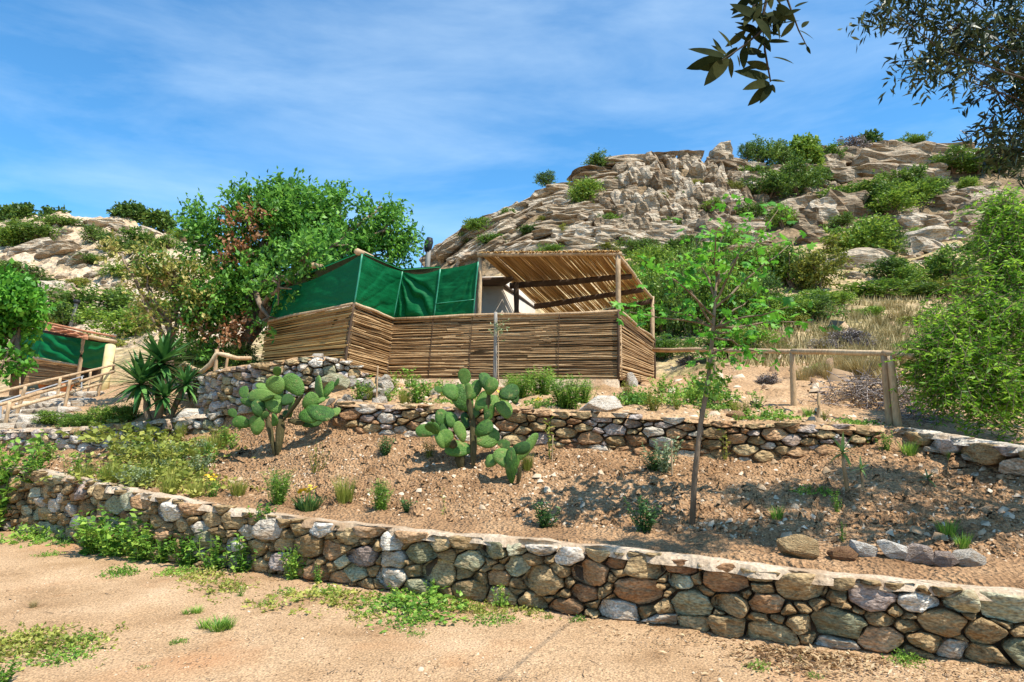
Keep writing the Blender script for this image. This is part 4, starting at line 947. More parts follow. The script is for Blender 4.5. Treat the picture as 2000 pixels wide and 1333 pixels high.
railing('thin grey metal handrail between the two wooden handrails', [(P(0, 840, 12.6), P(2, 786, 12.6)), (P(158, 780, 15.6), P(160, 736, 15.6))], [(P(-25, 793, 12.3), P(163, 735, 15.7))], .016, M['metal'])
lh0 = hit(130, 770); lh0 = Vector((lh0.x, 19.5, 2.1))
lh = thing('small_left_hut', 'small hut with orange roof edge, green tarpaulin and leaning cream post', 'hut', lh0)
dL = 19.0
def quadthick(name, a, b, c, d, th, m, parent, o0):
    n = (b - a).cross(d - a).normalized() * th
    if n.y < 0: n = -n
    V = [tuple(v - o0) for v in (a, b, c, d)] + [tuple(v + n - o0) for v in (a, b, c, d)]
    return ob(name, mesh_np(name, V, np.array([(0, 1, 2, 3), (7, 6, 5, 4), (0, 4, 5, 1), (1, 5, 6, 2), (2, 6, 7, 3), (3, 7, 4, 0)]), m), parent)
tarp(lh, lh0, P(84, 650, dL + .2), P(164, 662, dL), P(152, 712, dL), P(72, 700, dL + .2), 6, lambda u, v: .03 * wr(u, v, -.6, 1, 15, 0), 30, 24, .03)
tarp(lh, lh0, P(40, 640, dL + .8), P(86, 650, dL + .25), P(74, 702, dL + .25), P(30, 700, dL + .8), 7, lambda u, v: .03 * wr(u, v, 1, .1, 18, 0), 20, 20, .02)
tarp(lh, lh0, P(166, 664, dL + .1), P(222, 672, dL + 1.4), P(205, 724, dL + 1.4), P(154, 716, dL + .1), 8, lambda u, v: .02 * wr(u, v, .5, 1, 15, 0), 20, 20, .02)
tarp(lh, lh0, P(86, 632, dL - .25), P(172, 653, dL - .35), P(172, 664, dL - .4), P(88, 645, dL - .3), 9, lambda u, v: .04 * wr(u, v, 1, .3, 24, 0), 40, 10, .0, M['awning'], name='roof_edge')
quadthick('roof', P(60, 626, dL + .6), P(172, 651, dL - .3), P(226, 660, dL + 3), P(100, 636, dL + 3.5), .06, M['awning'], lh, lh0)
hpole('fascia_pole', P(168, 657, dL - .15), P(226, 668, dL + 1.3), .06, lh, lh0, seed=3)
hpole('post', P(151, 752, dL - .08), P(164, 655, dL - .08), .05, lh, lh0, seed=4)
hpole('sill_pole', P(66, 699, dL + .05), P(153, 715, dL - .1), .04, lh, lh0, seed=5)
V, f = tube([P(199, 772, 17.2), P(206, 735, 17.3), P(216, 676, 17.6)], [.15, .115, .125], 10, jitter=.05); ob('cream_post', mesh_np('cream_post', V - np.array(tuple(lh0)), f, M['cream'], True), lh)
pn = quadthick('fence_panel', P(46, 750, dL + .25), P(149, 756, dL + .02), P(152, 716, dL + .02), P(66, 702, dL + .25), .03, M['mat'], lh, lh0)
for r in range(18):
    f_ = (r + .5) / 18
    reed(pn, P(46, 750, dL + .18).lerp(P(66, 702, dL + .18), f_), P(149, 756, dL - .05).lerp(P(152, 716, dL - .05), f_), .040, RM, lh0)
quadthick('back_wall', P(40, 760, dL + 2.5), P(222, 765, dL + 2.5), P(222, 662, dL + 2.5), P(40, 640, dL + 2.5), .05, M['wood'], lh, lh0)
for i, (px, py, lb) in enumerate(((85, 758, 'terracotta pot on the ground in front of the small hut fence'), (127, 768, 'terracotta pot beside the post of the small left hut'))):
    q = hit(px, py + 4); s = .16; g = Geo()
    prof = [(.0, 0), (.62, 0), (.92, 1.3), (1.05, 1.3), (1.05, 1.55), (.9, 1.55), (.85, 1.2), (0, 1.2)]
    V = [(r * s * math.cos(a), r * s * math.sin(a), z * s) for r, z in prof for a in [k * math.pi / 6 for k in range(12)]]
    Q = [(i_ * 12 + k, i_ * 12 + (k + 1) % 12, i_ * 12 + 12 + (k + 1) % 12, i_ * 12 + 12 + k) for i_ in range(7) for k in range(12)]
    o = ob('flower_pot', mesh_np('flower_pot', V, np.array(Q), M['terracotta'], True), None, q); tag(o, lb, 'pot')
lp = hit(136, 640); lpt = P(150, 590, lp.y)
pl = thing('pale_pole', 'pale leaning pole with dark tip behind the small left hut', 'pole', lp)
hpole('shaft', lp - Vector((0, 0, .3)), lpt, lp.y * .0028, pl, lp, m=M['greypole'], amp=.004)
V, f = tube([lpt - (lpt - lp) * .06, lpt + (lpt - lp) * .08], lp.y * .0045, 7); ob('tip', mesh_np('tip', V - np.array(tuple(lp)), f, M['black'], True), pl)
# twisted driftwood rail on the carob side
dw = [P(345, 722, 11.4), P(362, 710, 11.3), P(378, 722, 11.2), P(395, 726, 11.1), P(412, 712, 11.0), P(424, 690, 11.0), P(440, 694, 11.0), P(462, 700, 11.1), P(490, 700, 11.3)]
dr0 = P(420, 735, 11.0); dr = thing('driftwood_rail', 'twisted branch used as a handrail above the curved stone wall', 'railing', dr0)
V, f = tube(dw, [.03, .035, .04, .04, .045, .04, .04, .035, .03], 7, jitter=.2); ob('rail', mesh_np('rail', V - np.array(tuple(dr0)), f, M['pole'], True), dr)
hpole('post', P(418, 750, 11.0), P(424, 683, 11.0), .035, dr, dr0, seed=3); hpole('post', P(352, 765, 11.35), P(356, 712, 11.35), .03, dr, dr0, seed=4); hpole('post', P(438, 742, 11.2), P(446, 690, 11.2), .022, dr, dr0, seed=5)

# ------------------------------------------------------------------ the big trees
cb = hit(455, 726); cb = Vector((P(450, 700, 13.6).x, 13.6, 2.2))
crown = [E(520, 440, 14, 75, 70), E(440, 480, 14, 70, 65), E(590, 440, 14, 80, 65), E(680, 450, 14.5, 75, 60), E(750, 450, 14.5, 55, 45), E(660, 405, 14.3, 40, 38), E(740, 410, 14.5, 35, 30), E(400, 440, 14, 40, 45), E(540, 395, 14, 35, 35), E(470, 405, 14, 30, 26), E(730, 500, 14.8, 65, 40), E(480, 560, 13.6, 85, 60), E(560, 530, 13.8, 75, 55), E(430, 600, 13.8, 60, 55), E(580, 390, 14, 30, 22), E(625, 490, 14.5, 80, 50), E(790, 480, 15, 22, 35), E(480, 640, 13.6, 40, 35), E(600, 500, 12.0, 50, 34), E(545, 560, 12.2, 40, 45), E(525, 620, 12.4, 22, 34), E(650, 480, 12.6, 40, 26), E(400, 660, 13.4, 50, 36)]
tree('carob_tree', 'big leafy dark green carob tree with red withered sprays behind the tarpaulins', 'tree', cb,
     [(cb - Vector((0, 0, .3)), .20), (P(462, 690, 13.6), .16), (P(500, 640, 13.7), .14), (P(500, 570, 13.8), .11)], None, crown, 7400, 7, .34, .106, .058, M['carob'], 12, gap=.43, gs=2.2, shell=.46, up=.55,
     extra=[('withered_leaves', [E(470, 440, 13.4, 30, 26), E(490, 470, 13.3, 26, 22), E(520, 368, 13.9, 10, 16), E(455, 500, 13.3, 22, 20), E(500, 420, 13.4, 18, 16), E(420, 640, 13.3, 40, 24), E(350, 560, 13.4, 30, 14), E(460, 655, 13.2, 30, 20)], 220, M['redleaf'])])
yb = Vector((P(330, 720, 13.2).x, 13.2, 2.0))
tree('yellowing_tree', 'thin yellowing tree with sparse dry leaves left of the carob', 'tree', yb, [(yb - Vector((0, 0, .3)), .08), (P(335, 680, 13.2), .07), (P(330, 630, 13.2), .05)], None,
     [E(290, 560, 13.2, 55, 45), E(340, 540, 13.2, 55, 50), E(390, 560, 13.3, 50, 50), E(250, 520, 13.2, 40, 30), E(330, 610, 13.2, 60, 45), E(230, 490, 13.2, 25, 25), E(390, 610, 13.2, 40, 40), E(280, 500, 13.2, 40, 25), E(270, 640, 13.2, 40, 25)], 1050, 6, .26, .095, .05, M['yellowleaf'], 14, gap=.5, gs=2.4, shell=.7,
     extra=[('green_leaves', [E(390, 590, 13.2, 45, 40), E(360, 530, 13.3, 40, 30), E(300, 520, 13.3, 40, 26)], 300, M['carob'])])
lb_ = hit(20, 745); lb_ = Vector((P(30, 740, 16).x, 16, P(30, 748, 16).z))
tree('leafy_left_tree', 'bright green broad-leaved bushy tree beside the small left hut', 'tree', lb_, [(lb_ - Vector((0, 0, .3)), .10), (P(32, 690, 16), .08), (P(35, 650, 16), .06)], None,
     [E(30, 600, 16, 55, 45), E(55, 600, 16, 28, 26), E(10, 660, 16, 55, 45), E(20, 560, 16, 35, 25), E(-40, 620, 16, 60, 60), E(10, 705, 15.7, 30, 22), E(0, 720, 15.7, 30, 18)], 1500, 6, .30, .15, .095, M['figs'], 16, gap=.3, gs=1.5)
# dark thicket under the carob
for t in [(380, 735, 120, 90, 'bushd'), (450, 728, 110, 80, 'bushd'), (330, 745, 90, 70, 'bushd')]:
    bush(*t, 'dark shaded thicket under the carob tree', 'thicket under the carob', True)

# young fig tree in the bank
fb = hit(1350, 1022)
fg = thing('fig_tree', 'young fig tree with slender leaning trunk and bright lobed leaves in the bank', 'tree', fb)
fd = fb.y
def FP(px, py, dd=0): return P(px, py, fd + dd)
g = Geo(); fo = np.array(tuple(fb))
V, f = tube([fb - Vector((0, 0, .1)), FP(1357, 930), FP(1368, 830), FP(1384, 740), FP(1392, 650), FP(1396, 600), FP(1400, 540)], [.028, .025, .023, .021, .018, .014, .010], 9, jitter=.12); g.add(V - fo, f)
fl_ = []
ends = [(1396, 640, 1330, 540, -.1), (1396, 640, 1290, 600, .15), (1394, 645, 1480, 570, .1), (1398, 590, 1350, 450, .1), (1398, 590, 1470, 440, -.15), (1400, 560, 1430, 400, .1), (1396, 640, 1540, 600, -.2), (1394, 650, 1460, 640, .2), (1398, 600, 1540, 480, .2), (1390, 690, 1430, 680, -.1), (1396, 620, 1270, 520, -.2), (1400, 560, 1520, 410, .25), (1396, 640, 1230, 610, .1), (1392, 660, 1500, 690, .2), (1400, 540, 1400, 450, -.2), (1396, 640, 1590, 630, .1)]
for i, (x0, y0, x1, y1, dd) in enumerate(ends):
    a = FP(x0, y0); b = FP(x1, y1, dd * 2); pts = bent(a, b, 7, .06, i)
    V, f = tube(pts, [.013 * (1 - k / 8) for k in range(7)], 6); g.add(V - fo, f); fl_.append(pts)
V, f = tube(bent(FP(1372, 850), FP(1368, 800, .05), 5, .1, 3), .010, 6); g.add(V - fo, f)
ob('trunk', g.mesh('trunk', M['bark'], True), fg)
def fig_leaf(seed):
    r_ = random.Random(seed); V = [(0, 0, 0)]
    prof = [(0, -.0), (.10, -.10), (.30, .02), (.48, .22), (.36, .36), (.24, .40), (.42, .62), (.36, .78), (.20, .66), (.13, .70), (.12, .92), (0, 1.05)]
    pts = [(x, y) for x, y in prof] + [(-x, y) for x, y in prof[-2:0:-1]]
    for x, y in pts: V.append((x * r_.uniform(.9, 1.1), y, -.22 * x * x * 2 - .16 * y * y + .03 * r_.uniform(-1, 1)))
    V[0] = (0, .4, .03)
    n = len(pts); T = [(0, 1 + i, 1 + (i + 1) % n) for i in range(n)]
    return mesh_np('leaf', V, np.array(T), M['fig'], False)
FLM = [fig_leaf(i) for i in range(5)]
r5 = random.Random(5); cnt = 0
for pts in fl_:
    for k in range(19):
        t = r5.uniform(.25, 1.0) ** .7; i = min(5, int(t * 6)); p = pts[i].lerp(pts[i + 1], t * 6 - i)
        if cnt >= 300: break
        off = Vector((r5.gauss(0, .12), r5.gauss(0, .12), r5.gauss(.02, .085))); p = p + off
        yv = Vector((r5.gauss(0, 1) + off.x * 8, r5.gauss(-.3, 1), r5.gauss(-.15, .5))).normalized(); zv = Vector((r5.gauss(.3, .5), r5.gauss(-.3, .5), 1)).normalized()
        xv = yv.cross(zv).normalized(); zv = xv.cross(yv); s = r5.uniform(.05, .115)
        o = ob('leaf', FLM[cnt % 5], fg); o.matrix_local = Matrix.Translation(p - fb) @ Matrix((xv, yv, zv)).transposed().to_4x4() @ Matrix.Diagonal((s, s, s, 1)); cnt += 1
rng = rngs(55)
pp = np.array([tuple(pts[min(6, 2 + int(k))] - fb) for pts in fl_ for k in rng.uniform(0, 5, 8)]); pp += rng.normal(size=pp.shape) * np.array([.09, .13, .07])
V, f = sprigs(pp, rng.normal(size=pp.shape) + np.array([0, 0, .2]), 5, .10, .052, .036, rng); ob('small_leaves', mesh_np('small_leaves', V, f, M['fig']), fg)
# leaves low on the trunk
pp = np.array([tuple(FP(1392 + rng.normal() * 16, 690 + rng.uniform(-10, 80), rng.normal() * .1) - fb) for _ in range(26)])
V, f = sprigs(pp, rng.normal(size=pp.shape), 5, .10, .06, .04, rng); ob('lower_leaves', mesh_np('lower_leaves', V, f, M['weed']), fg)

# weeping pepper tree at the right edge
ppb = Vector((P(2060, 800, 8.4).x, 8.4, 1.0))
pt_ = thing('pepper_tree', 'weeping bright green pepper tree hanging beside the railing', 'tree', ppb); po_ = np.array(tuple(ppb))
g = Geo(); V, f = tube([ppb - Vector((0, 0, .3)), P(2070, 650, 8.4), P(2040, 480, 8.5), P(2010, 390, 8.5)], [.14, .12, .08, .05], 9, jitter=.15); g.add(V - po_, f)
rng = rngs(23); pos = []; ax = []; nm = []
heads = [(1960, 400, 8.5, 30), (1985, 440, 8.3, 40), (1930, 590, 8.1, 50), (1870, 620, 8.0, 45), (1840, 660, 7.9, 35), (1960, 540, 8.2, 55), (1990, 600, 7.8, 50), (1900, 680, 7.8, 55), (1960, 700, 7.7, 55), (2030, 500, 8.2, 50), (2050, 650, 7.9, 60), (1830, 700, 7.9, 30), (1980, 490, 8.2, 45), (2040, 420, 8.4, 50), (1900, 610, 8.3, 40), (1860, 740, 7.8, 40), (1940, 760, 7.7, 50), (2000, 760, 7.6, 50)]
for i, (x, y_, d, r) in enumerate(heads):
    c = P(x, y_, d); V, f = tube(bent(P(2030, 470, 8.5), c, 7, .08, i), [.03 * (1 - k / 8) for k in range(7)], 5, False); g.add(V - po_, f)
    for s in range(int(rng.uniform(80, 150))):
        st_ = c + Vector((rng.normal() * r * .7, rng.normal() * r * .7, rng.normal() * r * .5)) * m_per_px(d)
        Ln = rng.uniform(.15, .6); sway = Vector((rng.normal() * .5 - .1, rng.normal() * .45, -1 + abs(rng.normal()) * .5)).normalized()
        V, f = tube([st_, st_ + sway * Ln * .5 + Vector((0, 0, .02)), st_ + sway * Ln], [.004, .003, .002], 3, False); g.add(V - po_, f)
        n_ = int(Ln / .02)
        for k in range(n_):
            t = (k + .5) / n_; q = st_ + sway * Ln * t; a = rng.uniform(0, 6.28)
            pos.append(tuple(q)); ax.append((math.cos(a), math.sin(a), rng.uniform(-.9, .25))); nm.append(tuple(rng.normal(size=3)))
ob('trunk', g.mesh('trunk', M['bark'], True), pt_)
V, f = leaves(np.array(pos), np.array(ax), np.array(nm), rng.uniform(.05, .10, len(pos)), rng.uniform(.013, .026, len(pos)), .1)
ob('crown', mesh_np('crown', V - po_, f, M['pepper']), pt_)

# overhanging olive tree whose trunk stands outside the frame, right of the track
ob_ = Vector((6.2, 5.2, .95)); ol = thing('olive_tree', 'dark overhanging olive tree at the upper right corner', 'tree', ob_); oo = np.array(tuple(ob_))
g = Geo(); V, f = tube([ob_ - Vector((0, 0, .5)), Vector((6.1, 5.15, 1.7)), Vector((5.8, 5.0, 2.5)), Vector((5.5, 4.9, 3.1))], [.24, .19, .15, .12], 10, jitter=.2); g.add(V - oo, f)
oe = [E(1990, 60, 4.8, 70, 70), E(1930, 60, 4.6, 62, 52), E(1870, 55, 4.5, 48, 45), E(1800, 30, 4.5, 44, 22), E(1740, 20, 4.3, 40, 16), E(1795, 120, 4.5, 22, 40), E(1850, 120, 4.5, 30, 40), E(1950, 180, 4.8, 55, 45), E(1930, 250, 4.8, 45, 32), E(2010, 160, 4.8, 50, 70), E(1985, 290, 5.1, 45, 30), E(1880, 275, 5.1, 18, 12),
      E(2070, 240, 5.5, 50, 60), E(2100, 60, 5.4, 70, 90), E(2060, -80, 5.3, 90, 60), E(1940, -70, 4.8, 80, 40), E(1800, -60, 4.5, 80, 40), E(2200, 100, 5.7, 80, 90),
      ((4.9, 4.9, 4.6), (.8, .6, .4)), ((5.8, 5.2, 4.9), (.9, .8, .5)), ((5.3, 4.8, 4.8), (.8, .6, .4)), ((6.8, 5.2, 4.6), (.9, .9, .6)), ((6.2, 4.7, 4.6), (.8, .7, .5)), ((4.7, 4.7, 4.9), (.6, .5, .3)), ((5.4, 5.9, 4.9), (.6, .5, .35))]
for i, e in enumerate(oe):
    V, f = tube(bent(Vector((5.5, 4.9, 3.1)), Vector(e[0]), 8, .07, 60 + i), [(.05, .034, .022, .014, .009, .006, .004, .003)[k] for k in range(8)], 6, False); g.add(V - oo, f)
rng = rngs(31)
for e in oe[:18]:
    for j in range(7):
        t = nrm(rng.normal(size=3) + np.array([-.6, 0, -.3])) * np.array(e[1]) * 1.1
        V, f = tube(bent(e[0], Vector(e[0]) + Vector(t), 5, .1, j), [.006, .005, .004, .003, .002], 4, False); g.add(V - oo, f)
ob('trunk', g.mesh('trunk', M['darkbark'], True), ol)
p1, d1 = in_ell(oe[:18], 2700, rng, .6, .42, 5.0, 3); p2, d2 = in_ell(oe[18:], 480, rng, .7, .3, 2.0, 4)
Va, fa = sprigs(p1, d1 * .5 + np.array([-.5, 0, -.55]) + rng.normal(size=d1.shape) * .5, 9, .20, .076, .019, rng, .1, .75)
Vb, fb_ = sprigs(p2, d2 + rng.normal(size=d2.shape) * .5, 9, .22, .085, .026, rng, .1, .8)
ob('crown', mesh_np('crown', np.concatenate([Va, Vb]) - oo, np.concatenate([fa, fb_ + len(Va)]), M['olive']), ol)
# the near branch with large leaves, hanging into the sky
nb = [P(1700, -260, 2.6), P(1600, -160, 2.1), P(1510, -60, 1.75), P(1488, 40, 1.7), P(1494, 100, 1.7), P(1505, 160, 1.7)]
g = Geo(); V, f = tube([Vector(oe[16][0])] + nb[:4] + nb[4:], [.007, .006, .006, .005, .004, .003, .002], 6); g.add(V - oo, f)
side = [[P(1488, 60, 1.7), P(1455, 88, 1.68), P(1430, 105, 1.66), P(1410, 118, 1.66)], [P(1520, -50, 1.75), P(1545, 20, 1.72), P(1560, 60, 1.72), P(1578, 95, 1.72)], [P(1495, -20, 1.74), P(1470, 15, 1.72), P(1455, 45, 1.7)], [P(1500, -30, 1.74), P(1525, 10, 1.76), P(1535, 40, 1.76)]]
for s in side: V, f = tube(s, [.0035 - .0008 * k for k in range(len(s))], 5, False); g.add(V - oo, f)
ob('near_branch', g.mesh('near_branch', M['darkbark'], True), ol)
def lance(seed):
    r_ = random.Random(seed); V = []; n = 7; b = r_.uniform(-.15, .15)
    for i in range(n + 1):
        t = i / n; wv = .5 * math.sin(math.pi * t ** .85) ** .8 * (1 if t < 1 else 0) + .01
        z = -.12 * t * t; x0 = b * t * t
        V += [(x0 - wv * .24, t, z + .05 * wv), (x0, t, z), (x0 + wv * .24, t, z + .05 * wv)]
    Q = [(i * 3 + k, i * 3 + k + 1, i * 3 + 4 + k, i * 3 + 3 + k) for i in range(n) for k in range(2)]
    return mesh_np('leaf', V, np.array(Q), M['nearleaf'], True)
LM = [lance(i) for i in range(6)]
# leaves: base pixel -> tip pixel
LV = [((1420, 112), (1352, 95)), ((1418, 118), (1346, 122)), ((1420, 122), (1372, 143)), ((1424, 115), (1378, 153)), ((1426, 112), (1428, 150)), ((1412, 112), (1396, 76)), ((1420, 108), (1392, 90)), ((1430, 95), (1410, 58)), ((1440, 92), (1416, 118)), ((1455, 90), (1448, 128)), ((1447, 103), (1492, 100)), ((1440, 108), (1446, 128)), ((1480, 60), (1436, 40)), ((1484, 66), (1446, 46)), ((1488, 50), (1448, 20)), ((1462, 82), (1440, 62)), ((1466, 78), (1458, 100)),
      ((1488, 40), (1430, 5)), ((1485, 20), (1440, -20)), ((1490, 36), (1540, 15)), ((1494, 56), (1552, 36)), ((1492, 62), (1524, 68)), ((1494, 82), (1540, 80)), ((1552, 42), (1528, 72)), ((1508, 112), (1550, 118)), ((1500, 130), (1452, 128)), ((1503, 152), (1445, 145)), ((1504, 158), (1534, 158)), ((1504, 162), (1456, 166)), ((1504, 164), (1468, 204)), ((1506, 166), (1492, 198)), ((1508, 165), (1510, 180)), ((1498, 112), (1474, 108)), ((1504, 136), (1464, 118)),
      ((1552, 15), (1580, 0)), ((1560, 60), (1590, 72)), ((1574, 85), (1560, 88)), ((1576, 90), (1580, 105)), ((1566, 55), (1576, 38)), ((1480, 10), (1460, -30)), ((1500, 10), (1520, -30)), ((1480, 30), (1452, 36)), ((1476, 0), (1424, -10)), ((1510, 20), (1530, 45)), ((1496, 70), (1480, 98)), ((1486, 70), (1500, 96)), ((1530, 30), (1560, 20)), ((1505, 0), (1470, 20)), ((1520, 5), (1548, -15)), ((1485, 45), (1470, 68)), ((1490, 20), (1512, 50)), ((1500, 28), (1484, 58)), ((1460, 30), (1430, 30)), ((1470, 18), (1428, 18)), ((1515, 15), (1545, 30))]
r6 = random.Random(6)
for k in range(18):
    a_ = (r6.gauss(1490, 22), r6.gauss(18, 24)); t_ = r6.uniform(.6, 2.6); l_ = r6.uniform(36, 58); LV.append((a_, (a_[0] + math.cos(t_) * l_, a_[1] + math.sin(t_) * l_ * .8)))
for i, (a, b) in enumerate(LV):
    dd = 1.7 + r6.uniform(-.04, .04); p = P(*a, dd); q = P(*b, dd + r6.uniform(-.03, .03)); yv = (q - p); L = yv.length * 1.08; yv.normalize()
    zv = Vector((r6.gauss(0, .5), -1 + r6.gauss(0, .3), r6.gauss(.4, .5))); xv = yv.cross(zv).normalized(); zv = xv.cross(yv)
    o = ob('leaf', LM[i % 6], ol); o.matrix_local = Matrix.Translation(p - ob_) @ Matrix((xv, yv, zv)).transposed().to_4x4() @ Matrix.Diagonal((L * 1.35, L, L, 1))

# ------------------------------------------------------------------ prickly pears
def pad_proto(seed):
    r_ = random.Random(seed); V = []; nu, nv = 14, 9
    for j in range(nv + 1):
        th = math.pi * j / nv
        for i in range(nu):
            a = 2 * math.pi * i / nu; t = (1 - math.cos(th)) / 2; e = math.sin(th)
            wv = (.36 + .20 * t) * (1 - .0 * t)
            V.append((e * wv * math.cos(a) * .98 + .03 * math.sin(6 * t + seed), e * .5 * math.sin(a) * .16 * 2 * .5 + .05 * math.sin(t * 3 + seed) * e, t))
    Q = [(j * nu + i, j * nu + (i + 1) % nu, j * nu + nu + (i + 1) % nu, j * nu + nu + i) for j in range(nv) for i in range(nu)]
    return V, np.array(Q)
PADS = [mesh_np('pad', *pad_proto(i), M['pad'], True) for i in range(4)]; PADO = [mesh_np('old_pad', *pad_proto(i), M['padold'], True) for i in range(3)]
def cactus(label, foot, ox, oy, k, pads, seed):
    b = hit(*foot); r_ = random.Random(seed)
    root = thing('prickly_pear', label, 'cactus', b)
    for i, (x0, y0, x1, y1, wd, kind) in enumerate(pads):
        dd = r_.uniform(-.16, .16) if kind != 'o' else r_.uniform(-.03, .03)
        p = P(ox + x0 * k, oy + y0 * k, b.y + dd * .6); q = P(ox + x1 * k, oy + y1 * k, b.y + dd + r_.uniform(-.08, .08))
        if kind == 'o' and i < 2: p.z = min(p.z, b.z - .04)
        zv = q - p; L = zv.length * 1.08; zv.normalize()
        W = wd * k * m_per_px(b.y) * (.66 if kind == 'o' else 1.25); yaw = r_.uniform(-1.05, 1.05); asp = min(1.5, max(.5, W / L))
        yv = Vector((math.sin(yaw), -math.cos(yaw), r_.uniform(.1, .6))); xv = yv.cross(zv).normalized(); yv = zv.cross(xv)
        m = (PADO if kind == 'o' else PADS); o = ob('pad', m[i % len(m)], root)
        th = max(.25, .055 / L / .16) if kind != 'o' else (W / L) / .16 * .55
        o.matrix_local = Matrix.Translation(p - b) @ Matrix((xv, yv, zv)).transposed().to_4x4() @ Matrix.Diagonal((W, L * th * (1 if kind != 'o' else 1), L, 1))
        if kind != 'o' and r_.random() < .22:      # a young pad sprouting from the rim
            sd = r_.choice((-1, 1)); c0 = p + zv * L * .8 + xv * sd * W * .36; z2 = (zv + xv * sd * r_.uniform(.4, 1.1) + yv * r_.uniform(-.4, .4)).normalized(); x2 = yv.cross(z2).normalized(); y2 = z2.cross(x2); l2 = L * r_.uniform(.35, .6)
            o = ob('pad', PADS[r_.randrange(4)], root); o.matrix_local = Matrix.Translation(c0 - b) @ Matrix((x2, y2, z2)).transposed().to_4x4() @ Matrix.Diagonal((l2 * .8, l2 * .6, l2, 1))
cactus('spreading prickly pear cactus in front of the curved stone wall', (545, 886), 440, 720, .15,
       [(690, 1110, 720, 640, 190, 'o'), (660, 1000, 540, 620, 120, 'o'), (740, 700, 1000, 360, 90, 'o'), (1000, 350, 800, 100, 210, 'g'), (1270, 400, 1200, 130, 200, 'g'), (1290, 400, 1390, 180, 150, 'g'), (740, 320, 590, 130, 200, 'g'), (650, 280, 430, 200, 150, 'g'), (650, 340, 320, 360, 160, 'g'), (720, 570, 550, 350, 210, 'g'), (730, 420, 640, 290, 140, 'g'), (540, 510, 220, 410, 100, 'g'), (480, 640, 390, 430, 180, 'g'), (350, 720, 105, 690, 140, 'g'), (420, 870, 400, 630, 170, 'g'), (890, 430, 750, 380, 160, 'g'), (850, 640, 890, 380, 170, 'g'), (1030, 520, 1170, 340, 170, 'g'), (1050, 510, 1380, 620, 200, 'g'), (1330, 570, 1490, 550, 140, 'g'), (810, 680, 1020, 700, 150, 'o'), (950, 630, 1230, 590, 190, 'g'), (1000, 750, 1250, 680, 110, 'g'), (620, 750, 640, 610, 130, 'g'), (560, 700, 480, 560, 120, 'o'), (1190, 480, 1280, 380, 110, 'g'), (760, 640, 830, 560, 110, 'g')], 1)
cactus('tallest prickly pear cactus reaching over the dry stone terrace wall', (903, 914), 800, 720, .18,
       [(560, 1100, 580, 840, 260, 'o'), (690, 1000, 690, 540, 140, 'o'), (670, 560, 640, 330, 110, 'o'), (830, 560, 860, 250, 80, 'o'), (670, 460, 500, 210, 210, 'g'), (510, 340, 395, 190, 150, 'g'), (640, 360, 750, 140, 120, 'g'), (640, 340, 640, 170, 80, 'g'), (860, 250, 790, 60, 140, 'g'), (860, 290, 905, 110, 130, 'g'), (730, 460, 850, 260, 160, 'g'), (840, 570, 895, 390, 140, 'g'), (980, 410, 845, 320, 140, 'g'), (930, 420, 1105, 460, 180, 'g'), (970, 310, 1170, 220, 160, 'g'), (680, 550, 700, 440, 120, 'g'), (390, 700, 330, 460, 140, 'g'), (450, 650, 450, 480, 140, 'g'), (270, 710, 85, 650, 140, 'g'), (310, 710, 200, 600, 130, 'g'), (370, 870, 300, 690, 110, 'g'), (410, 860, 390, 670, 140, 'g'), (590, 800, 520, 590, 130, 'g'), (620, 650, 600, 490, 90, 'g'), (690, 870, 400, 880, 170, 'g'), (720, 730, 880, 590, 150, 'g'), (700, 800, 960, 720, 190, 'g'), (520, 860, 420, 780, 160, 'o'), (1080, 280, 1170, 360, 120, 'g')], 2)
cactus('small dark prickly pear with few pads beside the tallest one', (1003, 940), 800, 720, .18,
       [(1110, 1250, 1100, 880, 120, 'g'), (1160, 1230, 1200, 1080, 100, 'o'), (1090, 1070, 955, 890, 170, 'g'), (1160, 1090, 1120, 900, 100, 'g'), (970, 980, 830, 1030, 150, 'g'), (1110, 900, 1295, 840, 120, 'g'), (1160, 1010, 1380, 730, 110, 'g'), (1130, 940, 1180, 1040, 110, 'g')], 3)

# ------------------------------------------------------------------ yuccas
def sword(seed, m):
    r_ = random.Random(seed); V = []; n = 6; dr_ = r_.uniform(.05, .45)
    for i in range(n + 1):
        t = i / n; wv = .045 * (1 - t ** 2.2) * (.7 + .6 * min(1, t * 3)) + .001
        V += [(-wv, t * (1 - .15 * dr_ * t), -dr_ * t * t * .55 + .3 * wv), (0, t * (1 - .15 * dr_ * t), -dr_ * t * t * .55), (wv, t * (1 - .15 * dr_ * t), -dr_ * t * t * .55 + .3 * wv)]
    Q = [(i * 3 + k, i * 3 + k + 1, i * 3 + 4 + k, i * 3 + 3 + k) for i in range(n) for k in range(2)]
    return mesh_np('leaf', V, np.array(Q), m, True)
SW = [sword(i, M['yucca']) for i in range(6)]; SA = [sword(i, M['aloe']) for i in range(4)]
def rosette(root, o0, c, R, n, seed, meshes, lo=-.85, up=1.3):
    r_ = random.Random(seed)
    for i in range(n):
        el = lo + (up - lo) * (i / n) ** .85 + r_.uniform(-.12, .12); az = i * 2.39996 + r_.uniform(-.2, .2)
        yv = Vector((math.cos(az) * math.cos(el), math.sin(az) * math.cos(el), math.sin(el))); zv = Vector((-math.cos(az) * math.sin(el), -math.sin(az) * math.sin(el), math.cos(el))); xv = yv.cross(zv)
        s = R * r_.uniform(.8, 1.1)
        o = ob('leaf', meshes[i % len(meshes)], root); o.matrix_local = Matrix.Translation(c - o0 + Vector((0, 0, .06 * R * i / n))) @ Matrix((xv, yv, zv)).transposed().to_4x4() @ Matrix.Diagonal((s * 1.4, s, s, 1))
